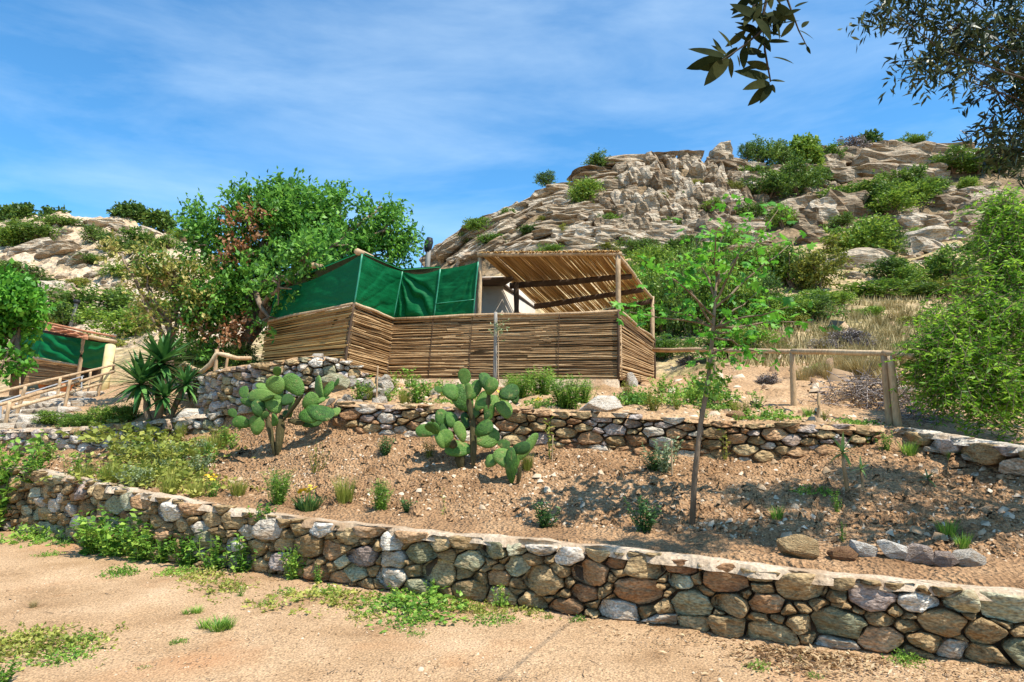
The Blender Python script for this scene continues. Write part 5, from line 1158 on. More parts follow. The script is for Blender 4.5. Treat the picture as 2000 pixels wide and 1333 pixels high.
def yucca(label, foot, heads, meshes, trm, seed, tr=.05, depth=None):
    b = hit(*foot)
    root = thing('yucca', label, 'yucca', b); g = Geo()
    for i, (x, y_, R, n, dd) in enumerate(heads):
        c = P(x, y_, b.y + dd); a = b + Vector(((c.x - b.x) * .35, dd * .4, -.08))
        V, f = tube(bent(a, c, 6, .05, seed + i), [tr, tr * .9, tr * .85, tr * .8, tr * .8, tr * .6], 8, jitter=.2); g.add(V - np.array(tuple(b)), f)
        rosette(root, b, c, R * m_per_px(b.y), n, seed + i, meshes)
    ob('trunk', g.mesh('trunk', trm, True), root)
yucca('big dark yucca with several spiky heads beside the curved stone wall', (305, 822), [(316, 712, 76, 90, .1), (276, 752, 74, 80, -.1), (364, 752, 48, 56, -.2), (322, 778, 52, 50, -.35)], SW, M['bark'], 5)
yucca('small pale spiky yucca on a swollen stem in the bank', (1656, 958), [(1646, 886, 44, 16, 0)], SA, M['litter'], 8, .022)
yucca('tiny second spiky yucca beside the pale one', (1682, 960), [(1682, 918, 28, 12, .05)], SA, M['litter'], 9, .016)
yucca('shaded spiky rosette low on the bank below the edging wall', (1815, 948), [(1812, 936, 30, 12, 0)], SW, M['bark'], 12, .012)

# ------------------------------------------------------------------ small plants
def weed_leafy(seed, stems, h, leaf, lw, spread, m, per=12, curl=.3):
    rng = rngs(seed); g = Geo(); pos = []; ax = []
    for i in range(stems):
        a = rng.uniform(0, 6.28); r = rng.uniform(.1, 1) * spread; hh = h * rng.uniform(.6, 1.1)
        p0 = Vector((math.cos(a) * r * .25, math.sin(a) * r * .25, 0)); p1 = Vector((math.cos(a) * r, math.sin(a) * r, hh)); pts = bent(p0, p1, 5, .1, seed + i)
        V, f = tube(pts, [.004, .0035, .003, .002, .0015], 3, False); g.add(V, f)
        for k in range(per):
            t = (k + .7) / per; j = min(3, int(t * 4)); q = pts[j].lerp(pts[j + 1], t * 4 - j); b = rng.uniform(0, 6.28)
            pos.append(tuple(q)); ax.append((math.cos(b), math.sin(b), rng.uniform(-.3, .7)))
    pos = np.array(pos); ax = np.array(ax); n = len(pos)
    V, f = leaves(pos, ax, rng.normal(size=(n, 3)) * .5 + np.array([0, 0, 1]), leaf * rng.uniform(.6, 1.3, n), lw * rng.uniform(.6, 1.3, n))
    return [('stem', g.mesh('stem', m)), ('foliage', mesh_np('foliage', V, f, m))]
def grass_tuft(seed, n, h, spread, m, w=.006, lean=.5):
    rng = rngs(seed); V = []; T = []
    for i in range(n):
        a = rng.uniform(0, 6.28); r = spread * rng.uniform(0, 1) ** .6; b = np.array([math.cos(a) * r * .5, math.sin(a) * r * .5, 0]); a2 = a + rng.normal() * .5
        hh = h * rng.uniform(.5, 1.1); tip = b + np.array([math.cos(a2) * hh * lean * rng.uniform(.1, 1), math.sin(a2) * hh * lean * rng.uniform(.1, 1), hh]); mid = (b + tip) / 2 + np.array([0, 0, hh * .12])
        s = np.array([-math.sin(a2), math.cos(a2), 0]) * w * .5; c = len(V)
        V += [b - s, b + s, mid + s * .8, mid - s * .8, tip]; T.append((c, c + 1, c + 2, c + 3)); 
    V = np.array(V); Q = np.array(T); T2 = np.stack([Q[:, 3], Q[:, 2], Q[:, 0] + 4], -1)
    return [('foliage', mesh_np('foliage', V, [Q, T2], m))]
def creeper(seed, n, R, h, leaf, m, aspect=1.0):
    rng = rngs(seed); p = np.stack([rng.normal(size=n) * R * .5 * aspect, rng.normal(size=n) * R * .5, np.abs(rng.normal(size=n)) * h * .5], -1); p[:, 2] *= np.exp(-(p[:, 0] ** 2 / aspect ** 2 + p[:, 1] ** 2) / (R * R))
    V, f = sprigs(p, rng.normal(size=p.shape) * np.array([1, 1, .3]) + np.array([0, 0, .4]), 5, leaf * 2.2, leaf, leaf * .55, rng, .1)
    V[:, 2] = np.maximum(V[:, 2], .003)
    return [('foliage', mesh_np('foliage', V, f, m))]
def flowers(seed, n, R, h):
    rng = rngs(seed); V = []; T = []; g = Geo()
    for i in range(n):
        a = rng.uniform(0, 6.28); r = rng.uniform(0, R); c = np.array([math.cos(a) * r, math.sin(a) * r, h * rng.uniform(.75, 1.15)]); rad = rng.uniform(.016, .026); k0 = len(V); t = rng.normal(size=3) * .4
        V.append(c + np.array([0, 0, .006]))
        for k in range(12):
            b = k * math.pi / 6; q = rad * (1 if k % 2 == 0 else .72); V.append(c + np.array([math.cos(b) * q, math.sin(b) * q, t[0] * math.cos(b) * q + t[1] * math.sin(b) * q]))
            T.append((k0, k0 + 1 + k, k0 + 1 + (k + 1) % 12))
        sv, sf = tube([(c[0] * .3, c[1] * .3, 0), tuple(c)], .0025, 3, False); g.add(sv, sf)
    return [('flower_heads', mesh_np('flower_heads', V, np.array(T), M['flower'])), ('flower_stalks', g.mesh('flower_stalks', M['weed']))]
PR = {
 'leafy': [weed_leafy(s, 14, .30, .045, .024, .16, M['weed']) for s in (1, 2)],
 'nettle': [weed_leafy(s, 20, .34, .060, .034, .24, M['weed'], 14) for s in (3, 4, 5)],
 'dark': [weed_leafy(s, 26, .26, .042, .017, .14, M['dkweed'], 16) for s in (6, 7)],
 'olivine': [weed_leafy(s, 22, .30, .035, .012, .16, M['bushy'], 16) for s in (8, 9)],
 'silver': [weed_leafy(s, 26, .26, .035, .015, .22, M['silver'], 16) for s in (10, 11)],
 'fennel': [weed_leafy(s, 46, .34, .050, .009, .17, M['weed'], 26) for s in (12, 13)],
 'yellowtuft': [grass_tuft(s, 260, .28, .14, M['weedy'], .005, .55) for s in (14, 15)],
 'grass': [grass_tuft(s, 120, .16, .10, M['weed'], .006, .8) for s in (16, 17)],
 'straw': [grass_tuft(s, 200, .34, .22, M['straw'], .007, .7) for s in (18, 19, 20)],
 'creep': [creeper(s, 150, .22, .09, .028, M['weed']) for s in (21, 22, 23)],
 'creepy': [creeper(s, 130, .24, .07, .026, M['weedy']) for s in (24, 25)],
 'seedling': [weed_leafy(s, 3, .42, .055, .028, .05, M['weedy'], 9) for s in (26, 27)],
 'rosetteplant': [grass_tuft(28, 160, .13, .14, M['dkweed'], .012, 1.1) + flowers(29, 9, .13, .19)],
 'marigold': [weed_leafy(30, 16, .22, .035, .016, .14, M['weed'], 10) + flowers(31, 12, .17, .26)],
 'sparse': [weed_leafy(s, 12, .30, .022, .012, .18, M['olivine'] if 'olivine' in M else M['bushy'], 9) for s in (32, 33)],
}
rp_ = random.Random(99)
def plant(px, py, hpx, kind, label, group=None, name='plant', wf=1.0, z=None, cat='plant', sink=.02):
    q = hit(px, py); v = PR[kind][rp_.randrange(len(PR[kind]))]
    H = max(c[2] for m_ in [v[-1][1], v[0][1]] for c in m_.vertices[0:1] and [tuple(x.co) for x in m_.vertices])
    s = hpx * m_per_px(q.y) / H
    r = thing(name, label, cat, q - Vector((0, 0, sink)), group, rp_.uniform(0, 6.28))
    for nme, me in v:
        o = ob(nme, me, r, scale=(s * wf, s * wf, s))
        if nme.startswith('flower'): o['kind'] = 'stuff'
    return r
# bank plants, one by one
for a in [
 (543, 985, 75, 'fennel', 'tall feathery bright green plant between yellow flower clumps on the bank', None, 'fennel'),
 (602, 990, 52, 'rosetteplant', 'dark leafy clump with yellow flowers right of the feathery plant', None, 'flower_clump'),
 (415, 968, 45, 'marigold', 'yellow flowers at the edge of the weedy patch on the left bank', None, 'flower_clump'),
 (673, 988, 62, 'yellowtuft', 'thin yellow-green tuft right of the yellow-flowered clump', None, 'tuft'),
 (742, 995, 66, 'fennel', 'light green grassy tuft beside a low dark herb', None, 'tuft', .9),
 (797, 1000, 30, 'dark', 'low dark green herb cushion right of the light green tuft', None, 'herb', 1.5),
 (866, 1003, 55, 'seedling', 'thin pale seedling on the bank above the wall cap', None, 'seedling', .7),
 (612, 920, 62, 'sparse', 'sparse twiggy plant on the bank right of the spreading prickly pear', None, 'plant', 1.0),
 (753, 888, 40, 'dark', 'small dark shrub left of the tallest prickly pear', None, 'shrub', 1.0),
 (840, 894, 42, 'olivine', 'small olive green shrub at the foot of the tallest prickly pear', None, 'shrub', 1.0),
 (1066, 1026, 58, 'dark', 'dark green shrub low on the bank in the fig tree shade', None, 'shrub', 1.1),
 (1258, 1038, 72, 'dark', 'bigger dark green shrub left of the fig trunk', None, 'shrub', 1.0),
 (1296, 920, 72, 'silver', 'grey-green shrub below the terrace wall left of the fig trunk', None, 'shrub', 1.0),
 (1275, 922, 40, 'dark', 'dark lower shrub pressed against the grey-green shrub', None, 'shrub', 1.2),
 (1075, 895, 85, 'seedling', 'tall yellow-green seedling in front of the terrace wall', None, 'seedling', .8),
 (1418, 900, 90, 'seedling', 'leafy sapling in front of the terrace wall right of the fig trunk', None, 'sapling', .8),
 (1030, 918, 38, 'yellowtuft', 'yellow-green tuft behind the small dark prickly pear', None, 'tuft'),
 (1518, 1015, 30, 'grass', 'small green grass tuft right of the fig trunk', None, 'grass_tuft', 1.0),
 (1590, 960, 18, 'creep', 'flat green weed left of the pale yucca', None, 'weed', 1.5),
 (1635, 1000, 48, 'leafy', 'trailing green weed below the pale yucca', None, 'weed', .6),
 (1645, 1055, 42, 'leafy', 'lower end of the trailing weed above the row of pale rocks', None, 'weed', .4),
 (1850, 1040, 40, 'grass', 'green grassy weed in dappled shade on the right bank', None, 'grass_tuft', 1.1),
 (1880, 1072, 40, 'grass', 'second grassy weed in shade above the last pale rocks', None, 'grass_tuft', .9),
 (1730, 885, 40, 'leafy', 'leafy weed at the end of the edging wall near the double post', None, 'weed', 1.2),
 (1775, 888, 34, 'grass', 'grass tuft below the double post', None, 'grass_tuft', 1.2),
 (1862, 903, 26, 'grass', 'grass tuft against the big flat edging stones', None, 'grass_tuft', 1.0),
 (1700, 870, 30, 'leafy', 'leafy weed at the right end of the terrace wall', None, 'weed', 1.0)]:
    plant(*a[:7], *(a[7:8] if len(a) > 7 else ()))
# terrace planting below the fence
for a in [
 (700, 782, 46, 'leafy', 'leafy green plant beside the rubble heap under the fence', None, 'plant', 1.1), (760, 785, 30, 'leafy', 'small leafy plant on the terrace wall left of the broad dark one', None, 'plant', 1.3), (770, 760, 40, 'leafy', 'leafy plant against the concrete footing', None, 'plant', 1.0), (815, 788, 60, 'nettle', 'broad dark leafy plant on the terrace wall', None, 'plant', .9), (865, 788, 24, 'creep', 'low spreading green plant beside the broad dark plant', None, 'plant', 1.0),
 (1020, 778, 58, 'fennel', 'left part of the feathery green row below the fence', None, 'feathery_plant', 1.5), (1060, 775, 66, 'fennel', 'second feathery plant of the row below the fence', None, 'feathery_plant', 1.6), (1105, 798, 72, 'fennel', 'largest feathery plant at the right end of the row below the fence', None, 'feathery_plant', 1.5), (985, 795, 36, 'marigold', 'yellow flowers beside the tallest prickly pear top', None, 'flower_clump', 1.2), (1050, 800, 26, 'marigold', 'yellow flowers on top of the terrace wall', None, 'flower_clump', 1.2), (1125, 800, 34, 'leafy', 'leafy weed left of the big tan boulder', None, 'weed', 1.0),
 (1275, 802, 52, 'olivine', 'round olive shrub right of the big tan boulder', None, 'shrub', 1.1), (1235, 790, 40, 'leafy', 'leafy weed between boulder and olive shrub', None, 'weed', 1.2), (1320, 795, 44, 'leafy', 'leafy weed right of the olive shrub', None, 'weed', 1.2), (1400, 790, 50, 'nettle', 'broad green weed behind the fig trunk on the terrace', None, 'weed', 1.3), (1455, 815, 40, 'olivine', 'olive green shrub on the terrace right of the fig trunk', None, 'shrub', 1.0), (1500, 818, 30, 'creep', 'low weed left of the railing post', None, 'weed', 1.3), (1610, 822, 30, 'olivine', 'small shrub by a short stake at the railing', None, 'shrub', 1.1), (1650, 826, 20, 'creep', 'low green weed between the railing posts', None, 'weed', 1.6), (1690, 830, 16, 'creep', 'flat green weed near the double post', None, 'weed', 1.6), (1580, 815, 26, 'grass', 'grass tuft right of the slender railing post', None, 'grass_tuft', 1.0),
 (1140, 782, 50, 'fennel', 'feathery green plant right behind the largest one of the row', None, 'feathery_plant', 1.5), (720, 760, 34, 'leafy', 'leafy weed between rubble heap and thin stake', None, 'weed', 1.2), (800, 760, 44, 'leafy', 'leafy plant above the broad dark plant', None, 'plant', 1.2), (840, 775, 44, 'nettle', 'leafy plant left of the pale slanting slab', None, 'plant', 1.0), (920, 772, 30, 'leafy', 'low leafy weed behind the tallest prickly pear', None, 'weed', 1.2), (1000, 762, 40, 'fennel', 'small feathery plant touching the concrete footing', None, 'feathery_plant', 1.4),
 (1295, 775, 50, 'nettle', 'leafy green weed at the foot of the right reed panel', None, 'weed', 1.0), (1350, 790, 60, 'leafy', 'taller leafy weed left of the fig trunk on the terrace', None, 'weed', 1.0), (1425, 800, 44, 'nettle', 'broad-leaved weed right behind the fig trunk', None, 'weed', 1.1), (1370, 770, 50, 'nettle', 'dense green weed under the fig crown beside the railing', None, 'weed', 1.3), (1480, 800, 36, 'leafy', 'leafy weed between olive shrub and railing post', None, 'weed', 1.2)]:
    plant(*a)
gtw = 'mixed weeds of the terrace below the fence'
rq = random.Random(41)
for i in range(34):
    x = rq.uniform(690, 1500); lo = float(F2(x)[0]); hi = float(F3(x)[0]); y_ = rq.uniform(hi + 4, lo - 3)
    if 1120 < x < 1225: continue
    k = rq.choices(['leafy', 'creep', 'yellowtuft', 'olivine', 'straw'], [5, 3, 2, 2, 1])[0]; h_ = rq.uniform(16, 36)
    plant(x, y_, h_, k, '%s %s on the terrace %s' % ('tiny' if h_ < 22 else 'small' if h_ < 29 else 'knee-high', {'leafy': 'leafy green weed', 'creep': 'creeping green weed', 'yellowtuft': 'yellow-green tuft', 'olivine': 'olive green weed', 'straw': 'straw-coloured tuft'}[k], 'below the front reed fence' if x < 1120 else 'behind the fig trunk'), gtw, 'weed', rq.uniform(.9, 1.4))
# the weedy patch of the left bank: many little plants nobody tells apart
gw = 'weeds of the overgrown left bank'
rw = random.Random(8)
for i in range(62):
    x = rw.uniform(190, 460); y_ = rw.uniform(850, 950) + (x - 190) * .02
    if x > 400 and y_ > 910: continue
    k = rw.choices(['silver', 'yellowtuft', 'leafy', 'creepy', 'olivine'], [3, 3, 4, 2, 1])[0]
    plant(x, y_, rw.uniform(24, 46), k, {'silver': 'silvery weed in the overgrown patch of the left bank', 'yellowtuft': 'yellow-green tuft in the overgrown patch of the left bank', 'leafy': 'leafy green weed in the overgrown patch of the left bank', 'creepy': 'low yellowish weed in the overgrown patch of the left bank', 'olivine': 'olive weed in the overgrown patch of the left bank'}[k], gw, 'weed', rw.uniform(1, 1.5))
for x, y_, h_, k in [(90, 905, 44, 'nettle'), (150, 925, 46, 'leafy'), (165, 935, 40, 'yellowtuft'), (215, 945, 44, 'yellowtuft'), (330, 965, 46, 'yellowtuft'), (385, 968, 40, 'yellowtuft'), (465, 970, 40, 'yellowtuft'), (270, 950, 36, 'yellowtuft')]:
    plant(x, y_, h_, k, 'dark nettle clump below the low left wall' if k == 'nettle' else ('green weed clump along the front edge of the left bank' if k == 'leafy' else 'yellow-green tuft along the front edge of the left bank'), 'weeds along the edge of the left bank', 'weed', 1.2)
for x, y_, w_, h_ in [(110, 832, 80, 34), (160, 832, 90, 44), (205, 830, 90, 52), (245, 826, 70, 48)]:
    bush(x, y_, w_, h_, 'bushm', 'low green shrub on the low left wall beside the yucca', 'low shrubs left of the yucca', True, 'shrub', 'shrub')
# weeds against the front wall and on the track
gz = 'weeds at the foot of the front wall'
for x, y_, h_, k, wf in [(25, 1035, 105, 'nettle', .9), (-30, 1040, 120, 'nettle', .9), (60, 1030, 50, 'nettle', 1.0), (180, 1082, 90, 'nettle', 1.0), (225, 1088, 100, 'nettle', 1.0), (270, 1096, 80, 'nettle', 1.1), (320, 1098, 64, 'nettle', 1.1), (365, 1105, 74, 'nettle', 1.0), (420, 1112, 70, 'leafy', 1.2), (470, 1118, 80, 'leafy', 1.2), (510, 1108, 60, 'nettle', .8), (570, 1130, 72, 'nettle', .8), (620, 1140, 40, 'leafy', .9), (100, 1050, 40, 'creep', 1.2), (980, 1185, 46, 'leafy', .8), (845, 1168, 40, 'leafy', .8)]:
    plant(x, y_, h_, k, ('%s %s weed growing against %s of the front wall' % ('very tall' if h_ > 95 else 'tall' if h_ > 70 else 'short', {'nettle': 'nettle-like', 'leafy': 'leafy', 'creep': 'creeping'}[k], 'the far end' if x < 120 else 'the overgrown stretch' if x < 640 else 'the open stretch')), gz, 'weed', wf)
gg = 'low weeds on the sandy track'
for x, y_, h_, k, wf in [(90, 1055, 20, 'creep', 1.5), (130, 1062, 18, 'creep', 1.3), (95, 1085, 16, 'creep', 1.2), (350, 1118, 22, 'creep', 1.2), (400, 1130, 26, 'creepy', 1.3), (470, 1165, 26, 'leafy', .8), (440, 1150, 20, 'creepy', 1.3), (560, 1160, 20, 'creep', 1.2), (610, 1172, 26, 'creepy', 1.6), (640, 1160, 22, 'creep', 1.0), (690, 1180, 22, 'creepy', 1.2), (780, 1180, 34, 'creep', 1.8), (830, 1190, 40, 'creep', 1.8), (800, 1215, 26, 'creep', 1.4), (815, 1240, 16, 'creep', 1.0), (900, 1185, 20, 'creepy', 1.2), (965, 1215, 26, 'creep', 1.2), (945, 1195, 24, 'creepy', 1.0), (425, 1228, 28, 'grass', 1.8), (445, 1224, 24, 'grass', 1.5), (400, 1224, 22, 'grass', 1.4), (385, 1195, 18, 'grass', 1.6), (365, 1198, 14, 'grass', 1.4), (65, 1185, 18, 'straw', 1.0), (240, 1120, 24, 'creep', .9), (60, 1252, 34, 'creepy', 1.3), (110, 1268, 36, 'creepy', 1.3), (30, 1262, 30, 'creepy', 1.6), (120, 1285, 30, 'creep', 1.5), (160, 1250, 22, 'creep', 1.3), (280, 1305, 14, 'creep', .9), (520, 1180, 18, 'creep', 1.0), (720, 1205, 18, 'creepy', 1.2), (1020, 1195, 18, 'creepy', 1.1), (1130, 1212, 16, 'creep', .8), (1070, 1205, 14, 'creep', .7), (1560, 1290, 16, 'creep', .7), (1480, 1305, 20, 'creep', 1.0), (1770, 1290, 26, 'creep', .9), (1590, 1320, 14, 'creep', 1.0), (350, 1250, 12, 'creep', 1.0), (1760, 1280, 20, 'leafy', .6)]:
    plant(x, y_, h_, k, '%s %s %s' % ('tiny' if h_ < 17 else 'small' if h_ < 25 else 'larger', {'creep': 'creeping green weed', 'creepy': 'yellowish trampled weed', 'grass': 'flat green grass patch', 'straw': 'straw-coloured dry tuft', 'leafy': 'upright leafy weed'}[k], 'close to the foot of the front wall' if y_ - float(np.interp(x, WX, [b for a, b, c in WALL])) < 42 else 'out on the open sandy track'), gg, 'weed', wf)
plant(0, 1340, 60, 'nettle', 'dark leafy weed in the near left corner of the track', None, 'weed', 1.0)

# dry grass on the slope behind the railing
gdry = 'dry grass tufts behind the railing'
for i in range(85):
    x = rw.uniform(1480, 1880); y_ = rw.uniform(592, 800)
    if y_ > 700 + (x - 1290) * .18: continue
    plant(x, y_, rw.uniform(18, 38) * (1 if y_ < 690 else 1.3), 'straw', 'golden dry grass tuft on the slope behind the railing', gdry, 'grass_tuft', rw.uniform(1.0, 1.6))
Gs = Geo(); rng = rngs(71)
for i in range(900):
    q = hit(rng.uniform(1440, 1990), rng.uniform(585, 720)); n = 9
    for k in range(n):
        b = np.array([q.x + rng.normal() * .2, q.y + rng.normal() * .2, q.z - .03]); h_ = rng.uniform(.12, .34) * (1 + q.y * .012); a = rng.uniform(0, 6.28); s = np.array([.006 + q.y * .0006, 0, 0])
        Gs.add([b - s, b + s, b + np.array([math.cos(a) * h_ * .4, math.sin(a) * h_ * .4, h_])], np.array([(0, 1, 2)]))
o = ob('dry_grass', Gs.mesh('dry_grass', M['straw'])); tag(o, 'thin golden dry grass covering the slope behind the railing', 'grass'); struct(o, 'stuff')

# brush pile of cut twigs behind the railing
bp0 = hit(1690, 822); bp0 = Vector((P(1690, 800, 10.2).x, 10.2, P(1690, 815, 10.2).z)); bp = thing('brush_pile', 'heap of dry grey cut twigs behind the railing', 'brush pile', bp0)
g = Geo(); r7 = random.Random(7); g2 = Geo()
for i in range(620):
    c = Vector((r7.gauss(0, .42), r7.gauss(0, .30), 0)); hh = .62 * math.exp(-(c.x / .8) ** 2 - (c.y / .6) ** 2); c.z = r7.uniform(-.02, 1) * hh
    d = Vector((r7.gauss(0, 1), r7.gauss(0, .7), r7.gauss(.1, .35))).normalized() * r7.uniform(.15, .45)
    V, f = tube(bent(c - d, c + d, 4, .06, i), [.007, .006, .005, .003], 3, False); V[:, 2] = np.maximum(V[:, 2], -.04); (g if i % 3 else g2).add(V, f)
ob('twigs', g.mesh('twigs', M['twig']), bp); ob('dark_twigs', g2.mesh('dark_twigs', M['bark']), bp)
rng = rngs(12); pts = np.stack([rng.normal(size=500) * .4, rng.normal(size=500) * .28 - .1, np.abs(rng.normal(size=500)) * .18], -1)
V, f = sprigs(pts, rng.normal(size=pts.shape), 4, .08, .045, .025, rng); ob('dry_leaves', mesh_np('dry_leaves', V, f, M['litter']), bp)
bp2 = Vector((P(1800, 830, 9.2).x, 9.2, P(1800, 838, 9.2).z)); bq = thing('brush_pile', 'smaller heap of pale twigs right of the double post', 'brush pile', bp2); g = Geo()
for i in range(320):
    c = Vector((r7.gauss(0, .25), r7.gauss(0, .2), abs(r7.gauss(0, .14)))); d = Vector((r7.gauss(0, 1), r7.gauss(0, .7), r7.gauss(.2, .5))).normalized() * r7.uniform(.1, .3)
    V, f = tube(bent(c - d, c + d, 4, .06, i), [.006, .005, .004, .003], 3, False); V[:, 2] = np.maximum(V[:, 2], -.04); g.add(V, f)
ob('twigs', g.mesh('twigs', M['twig']), bq)

# ------------------------------------------------------------------ loose rocks and stakes
def loose(px, py, wpx, hpx, m, label, seed, rz=0.0, dp=.8, box_e=3.2, group=None):
    q = hit(px, py); s = m_per_px(q.y)
    o = ob('boulder', boulder(seed, 20, (1, 1, 1), box_e, m, True), None, q + Vector((0, wpx * s * dp * .3, hpx * s * .36)), (0, 0, rz), (wpx * s * 1.05, wpx * s * dp, hpx * s * 1.1)); tag(o, label, 'rock', group)
loose(1566, 1092, 78, 52, SM[0], 'tan wedge-shaped rock at the start of the rock row on the front wall', 501)
loose(1652, 1096, 54, 28, SM[2], 'low brownish rock between the tan wedge and the pale rocks', 502)
loose(1694, 1092, 50, 40, M['white_stone'], 'tilted pale rock with a flat face beside the low brownish rock', 503)
loose(1752, 1098, 54, 36, M['white_stone'], 'rounded pinkish white rock between two pale rocks of the row', 504)
loose(1804, 1104, 62, 38, SM[3], 'long grey-mauve rock in the row of pale rocks', 505)
loose(1852, 1108, 50, 30, SM[3], 'small mauve rock near the end of the rock row', 506)
loose(1904, 1108, 66, 32, M['white_stone'], 'flat whitish rock at the end of the rock row', 507)
loose(1175, 808, 80, 42, SM[4], 'big pale tan boulder on the terrace below the fence corner', 508)
loose(1236, 760, 26, 40, M['white_stone'], 'upright white stone at the corner of the concrete footing', 509, dp=.6)
loose(668, 836, 40, 24, SM[2], 'orange-brown rock at the left foot of the terrace wall', 510)
loose(645, 768, 64, 44, SM[1], 'dark grey angular rock in the rubble heap under the reed corner', 511)
loose(865, 778, 56, 28, SM[4], 'pale slanting slab on the terrace between leafy plants', 512)
loose(368, 838, 60, 40, SM[4], 'pale grey boulder at the foot of the curved stone wall', 513)
loose(410, 832, 40, 26, SM[3], 'mauve boulder beside the pale one at the curved wall', 514)
loose(1440, 818, 40, 20, SM[2], 'flat brown rock on the terrace right of the fig trunk', 515)
loose(620, 716, 34, 20, M['white_stone'], 'white rock on top of the curved wall near the reed corner', 516)
rub = thing('rubble_heap', 'heap of pale stones spilling below the reed fence corner', 'rubble', hit(690, 780)); ro = Vector(rub.location)
for i in range(46):
    t = rw.random(); x = rw.uniform(590, 760); y_ = rw.uniform(722, 792) if x > 640 else rw.uniform(706, 735)
    if x > 700 and y_ < 742: y_ = rw.uniform(742, 785)
    d = 10.2 - (y_ - 705) / 80 * 1.0; q = P(x, y_, d); s = rw.uniform(16, 40) * m_per_px(d)
    ob('stone', rock_pale[rw.randrange(4)], rub, q - ro, (rw.uniform(0, 3), rw.uniform(-.3, .3), rw.uniform(0, 6)), (s, s * .9, s * rw.uniform(.55, .8)))
def stake(label, a, b, r, m):
    o = hpole('stake', a, b, r, None, a, m=m, amp=.004); o.location = a; tag(o, label, 'stake'); return o
sa = P(967, 745, 11.2); sk = thing('staked_sapling', 'pale sapling tied to a grey stake in front of the reed fence', 'sapling', sa)
hpole('stake', sa - Vector((0, 0, .1)), P(968, 610, 11.2), .032, sk, sa, m=M['greypole'], amp=.003)
rng = rngs(44); pts = np.array([tuple(P(975 + rng.normal() * 9, 642 + rng.normal() * 12, 11.12) - sa) for _ in range(30)])
V, f = sprigs(pts, rng.normal(size=pts.shape) + np.array([0, 0, .5]), 5, .07, .05, .016, rng); ob('foliage', mesh_np('foliage', V, f, M['silver']), sk)
hpole('stem', sa + Vector((.06, -.04, -.05)), P(973, 640, 11.12), .008, sk, sa, m=M['pole'])
stake('thin wooden stake in front of the reed fence inner corner', hit(735, 790) - Vector((0, 0, .05)), P(738, 715, hit(735, 790).y), .012, M['pole'])
stake('short pale stake between the railing posts', hit(1599, 822) - Vector((0, 0, .05)), P(1599, 768, hit(1599, 822).y), .022, M['pole'])
stake('thin stake holding the shrub below the terrace wall', hit(1313, 928) - Vector((0, 0, .05)), P(1311, 860, hit(1313, 928).y), .010, M['pole'])
stake('thin bamboo stake in front of the terrace wall', hit(1078, 903) - Vector((0, 0, .05)), P(1080, 850, hit(1078, 903).y), .007, M['pole'])

# ------------------------------------------------------------------ stuff: chips, litter, twigs
def scatter_chips(name, label, n, region, size, m, seed, flat=.4):
    rng = rngs(seed); g = Geo(); V0 = np.array([(-.5, -.35, 0), (.45, -.45, 0), (.55, .35, 0), (-.4, .5, 0), (-.25, -.2, 1), (.3, -.15, .9), (.15, .25, 1)])
    Fq = [np.array([(0, 1, 5, 4), (2, 3, 4, 6)]), np.array([(1, 2, 5), (2, 6, 5), (3, 0, 4), (4, 5, 6)])]
    for i in range(n):
        px, py = region(rng); q = hit(px, py); s = size * rng.lognormal(0, .55); a = rng.uniform(0, 6.28); c, s_ = math.cos(a), math.sin(a)
        V = V0 * np.array([1, rng.uniform(.5, 1), flat * rng.uniform(.5, 1.4)]) + rng.normal(size=V0.shape) * .08
        V = V @ np.array([[c, s_, 0], [-s_, c, 0], [0, 0, 1]]); t = rng.normal() * .3; V[:, 2] += V[:, 0] * t
        g.add(V * s + np.array([q.x, q.y, q.z - .1 * s]), Fq)
    o = ob(name, g.mesh(name, m)); tag(o, label, 'stones'); struct(o, 'stuff')
def reg_bank(rng):
    x = rng.uniform(-50, 2050); lo = float(f0c(x)[0]); hi = float(F1(x)[0]); return x, rng.uniform(hi + 2, lo + 14)
def reg_terr(rng):
    x = rng.uniform(650, 1780); lo = float(F2(x)[0]); hi = float(F3(x)[0]); return x, rng.uniform(hi, lo)
def reg_track(rng):
    x = rng.uniform(-50, 2050); b = float(np.interp(x, WX, [q for _, q, _ in WALL])); return x, b + 4 + (1345 - b) * rng.uniform(0, 1) ** 1.2
def reg_slope(rng): return rng.uniform(1280, 1950), rng.uniform(600, 790)
scatter_chips('bank_chips', 'stone chips and clods strewn over the planted bank', 5200, reg_bank, .022, M['chip'], 1)
scatter_chips('bank_clods', 'soil clods strewn over the planted bank', 3000, reg_bank, .034, M['bank'], 2, .6)
scatter_chips('terrace_chips', 'stone chips strewn over the terrace', 1100, reg_terr, .035, M['chip'], 3)
scatter_chips('track_pebbles', 'fine pebbles on the sandy track', 2600, reg_track, .0075, M['chip'], 4)
scatter_chips('slope_stones', 'loose stones on the dry grass slope', 500, reg_slope, .11, M['chip'], 5)
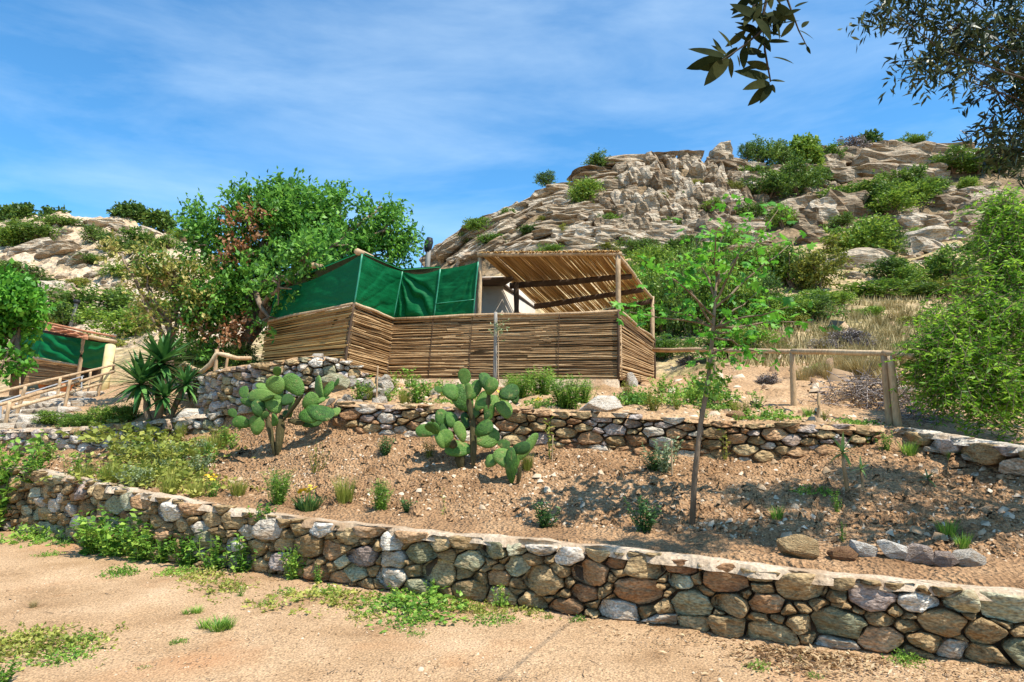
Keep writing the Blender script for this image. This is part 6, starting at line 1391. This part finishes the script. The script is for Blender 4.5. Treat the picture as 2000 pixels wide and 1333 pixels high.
def litter(name, label, n, region, L, m, seed, cat='litter'):
    rng = rngs(seed); pos = []
    for i in range(n): q = hit(*region(rng)); pos.append((q.x, q.y, q.z + .008))
    pos = np.array(pos); a = rng.uniform(0, 6.28, n)
    V, f = leaves(pos, np.stack([np.cos(a), np.sin(a), rng.normal(size=n) * .25], -1), np.stack([rng.normal(size=n) * .4, rng.normal(size=n) * .4, np.ones(n)], -1), L * rng.uniform(.6, 1.4, n), L * .36 * rng.uniform(.6, 1.3, n), .35)
    o = ob(name, mesh_np(name, V, f, m)); tag(o, label, cat); struct(o, 'stuff')
def reg_pile(rng):
    x = rng.normal() * 75 + 1570; b = float(np.interp(x, WX, [q for _, q, _ in WALL])); return x, b + 8 + abs(rng.normal()) * 24
def reg_foot(rng):
    x = rng.uniform(350, 2000); b = float(np.interp(x, WX, [q for _, q, _ in WALL])); return x, b + 4 + abs(rng.normal()) * 26
def reg_spots(rng):
    c = [(690, 1310), (1000, 1320), (1250, 1250), (330, 1290), (1680, 1300), (560, 1250)][rng.integers(6)]; return c[0] + rng.normal() * 60, min(1340, c[1] + rng.normal() * 14)
def reg_dap(rng): 
    x = rng.uniform(1350, 2000); return x, rng.uniform(930, 1090)
litter('leaf_litter_drift', 'drift of brown fallen leaves at the foot of the front wall', 900, reg_pile, .045, M['litter'], 1)
litter('wall_foot_litter', 'scattered dry leaves along the foot of the front wall', 900, reg_foot, .032, M['litter'], 2)
litter('track_debris', 'patches of dark plant debris on the sandy track', 420, reg_spots, .022, M['bark'], 6)
litter('bank_litter', 'fallen leaves under the olive on the right bank', 700, reg_dap, .035, M['litter'], 3)
litter('track_litter', 'single dry leaves and bits on the sandy track', 350, reg_track, .028, M['litter'], 4)
rt = random.Random(3); g = Geo()
for i in range(60):
    q = hit(*reg_track(rngs(500 + i))); a = rt.uniform(0, 6.28); L = rt.uniform(.04, .16)
    V, f = tube(bent(q + Vector((0, 0, .006)), q + Vector((math.cos(a) * L, math.sin(a) * L, .008)), 4, .1, i), [.0028, .0025, .002, .0015], 3, False); g.add(V, f)
o = ob('fallen_twigs', g.mesh('fallen_twigs', M['bark'])); tag(o, 'thin fallen twigs lying on the sandy track', 'twigs'); struct(o, 'stuff')
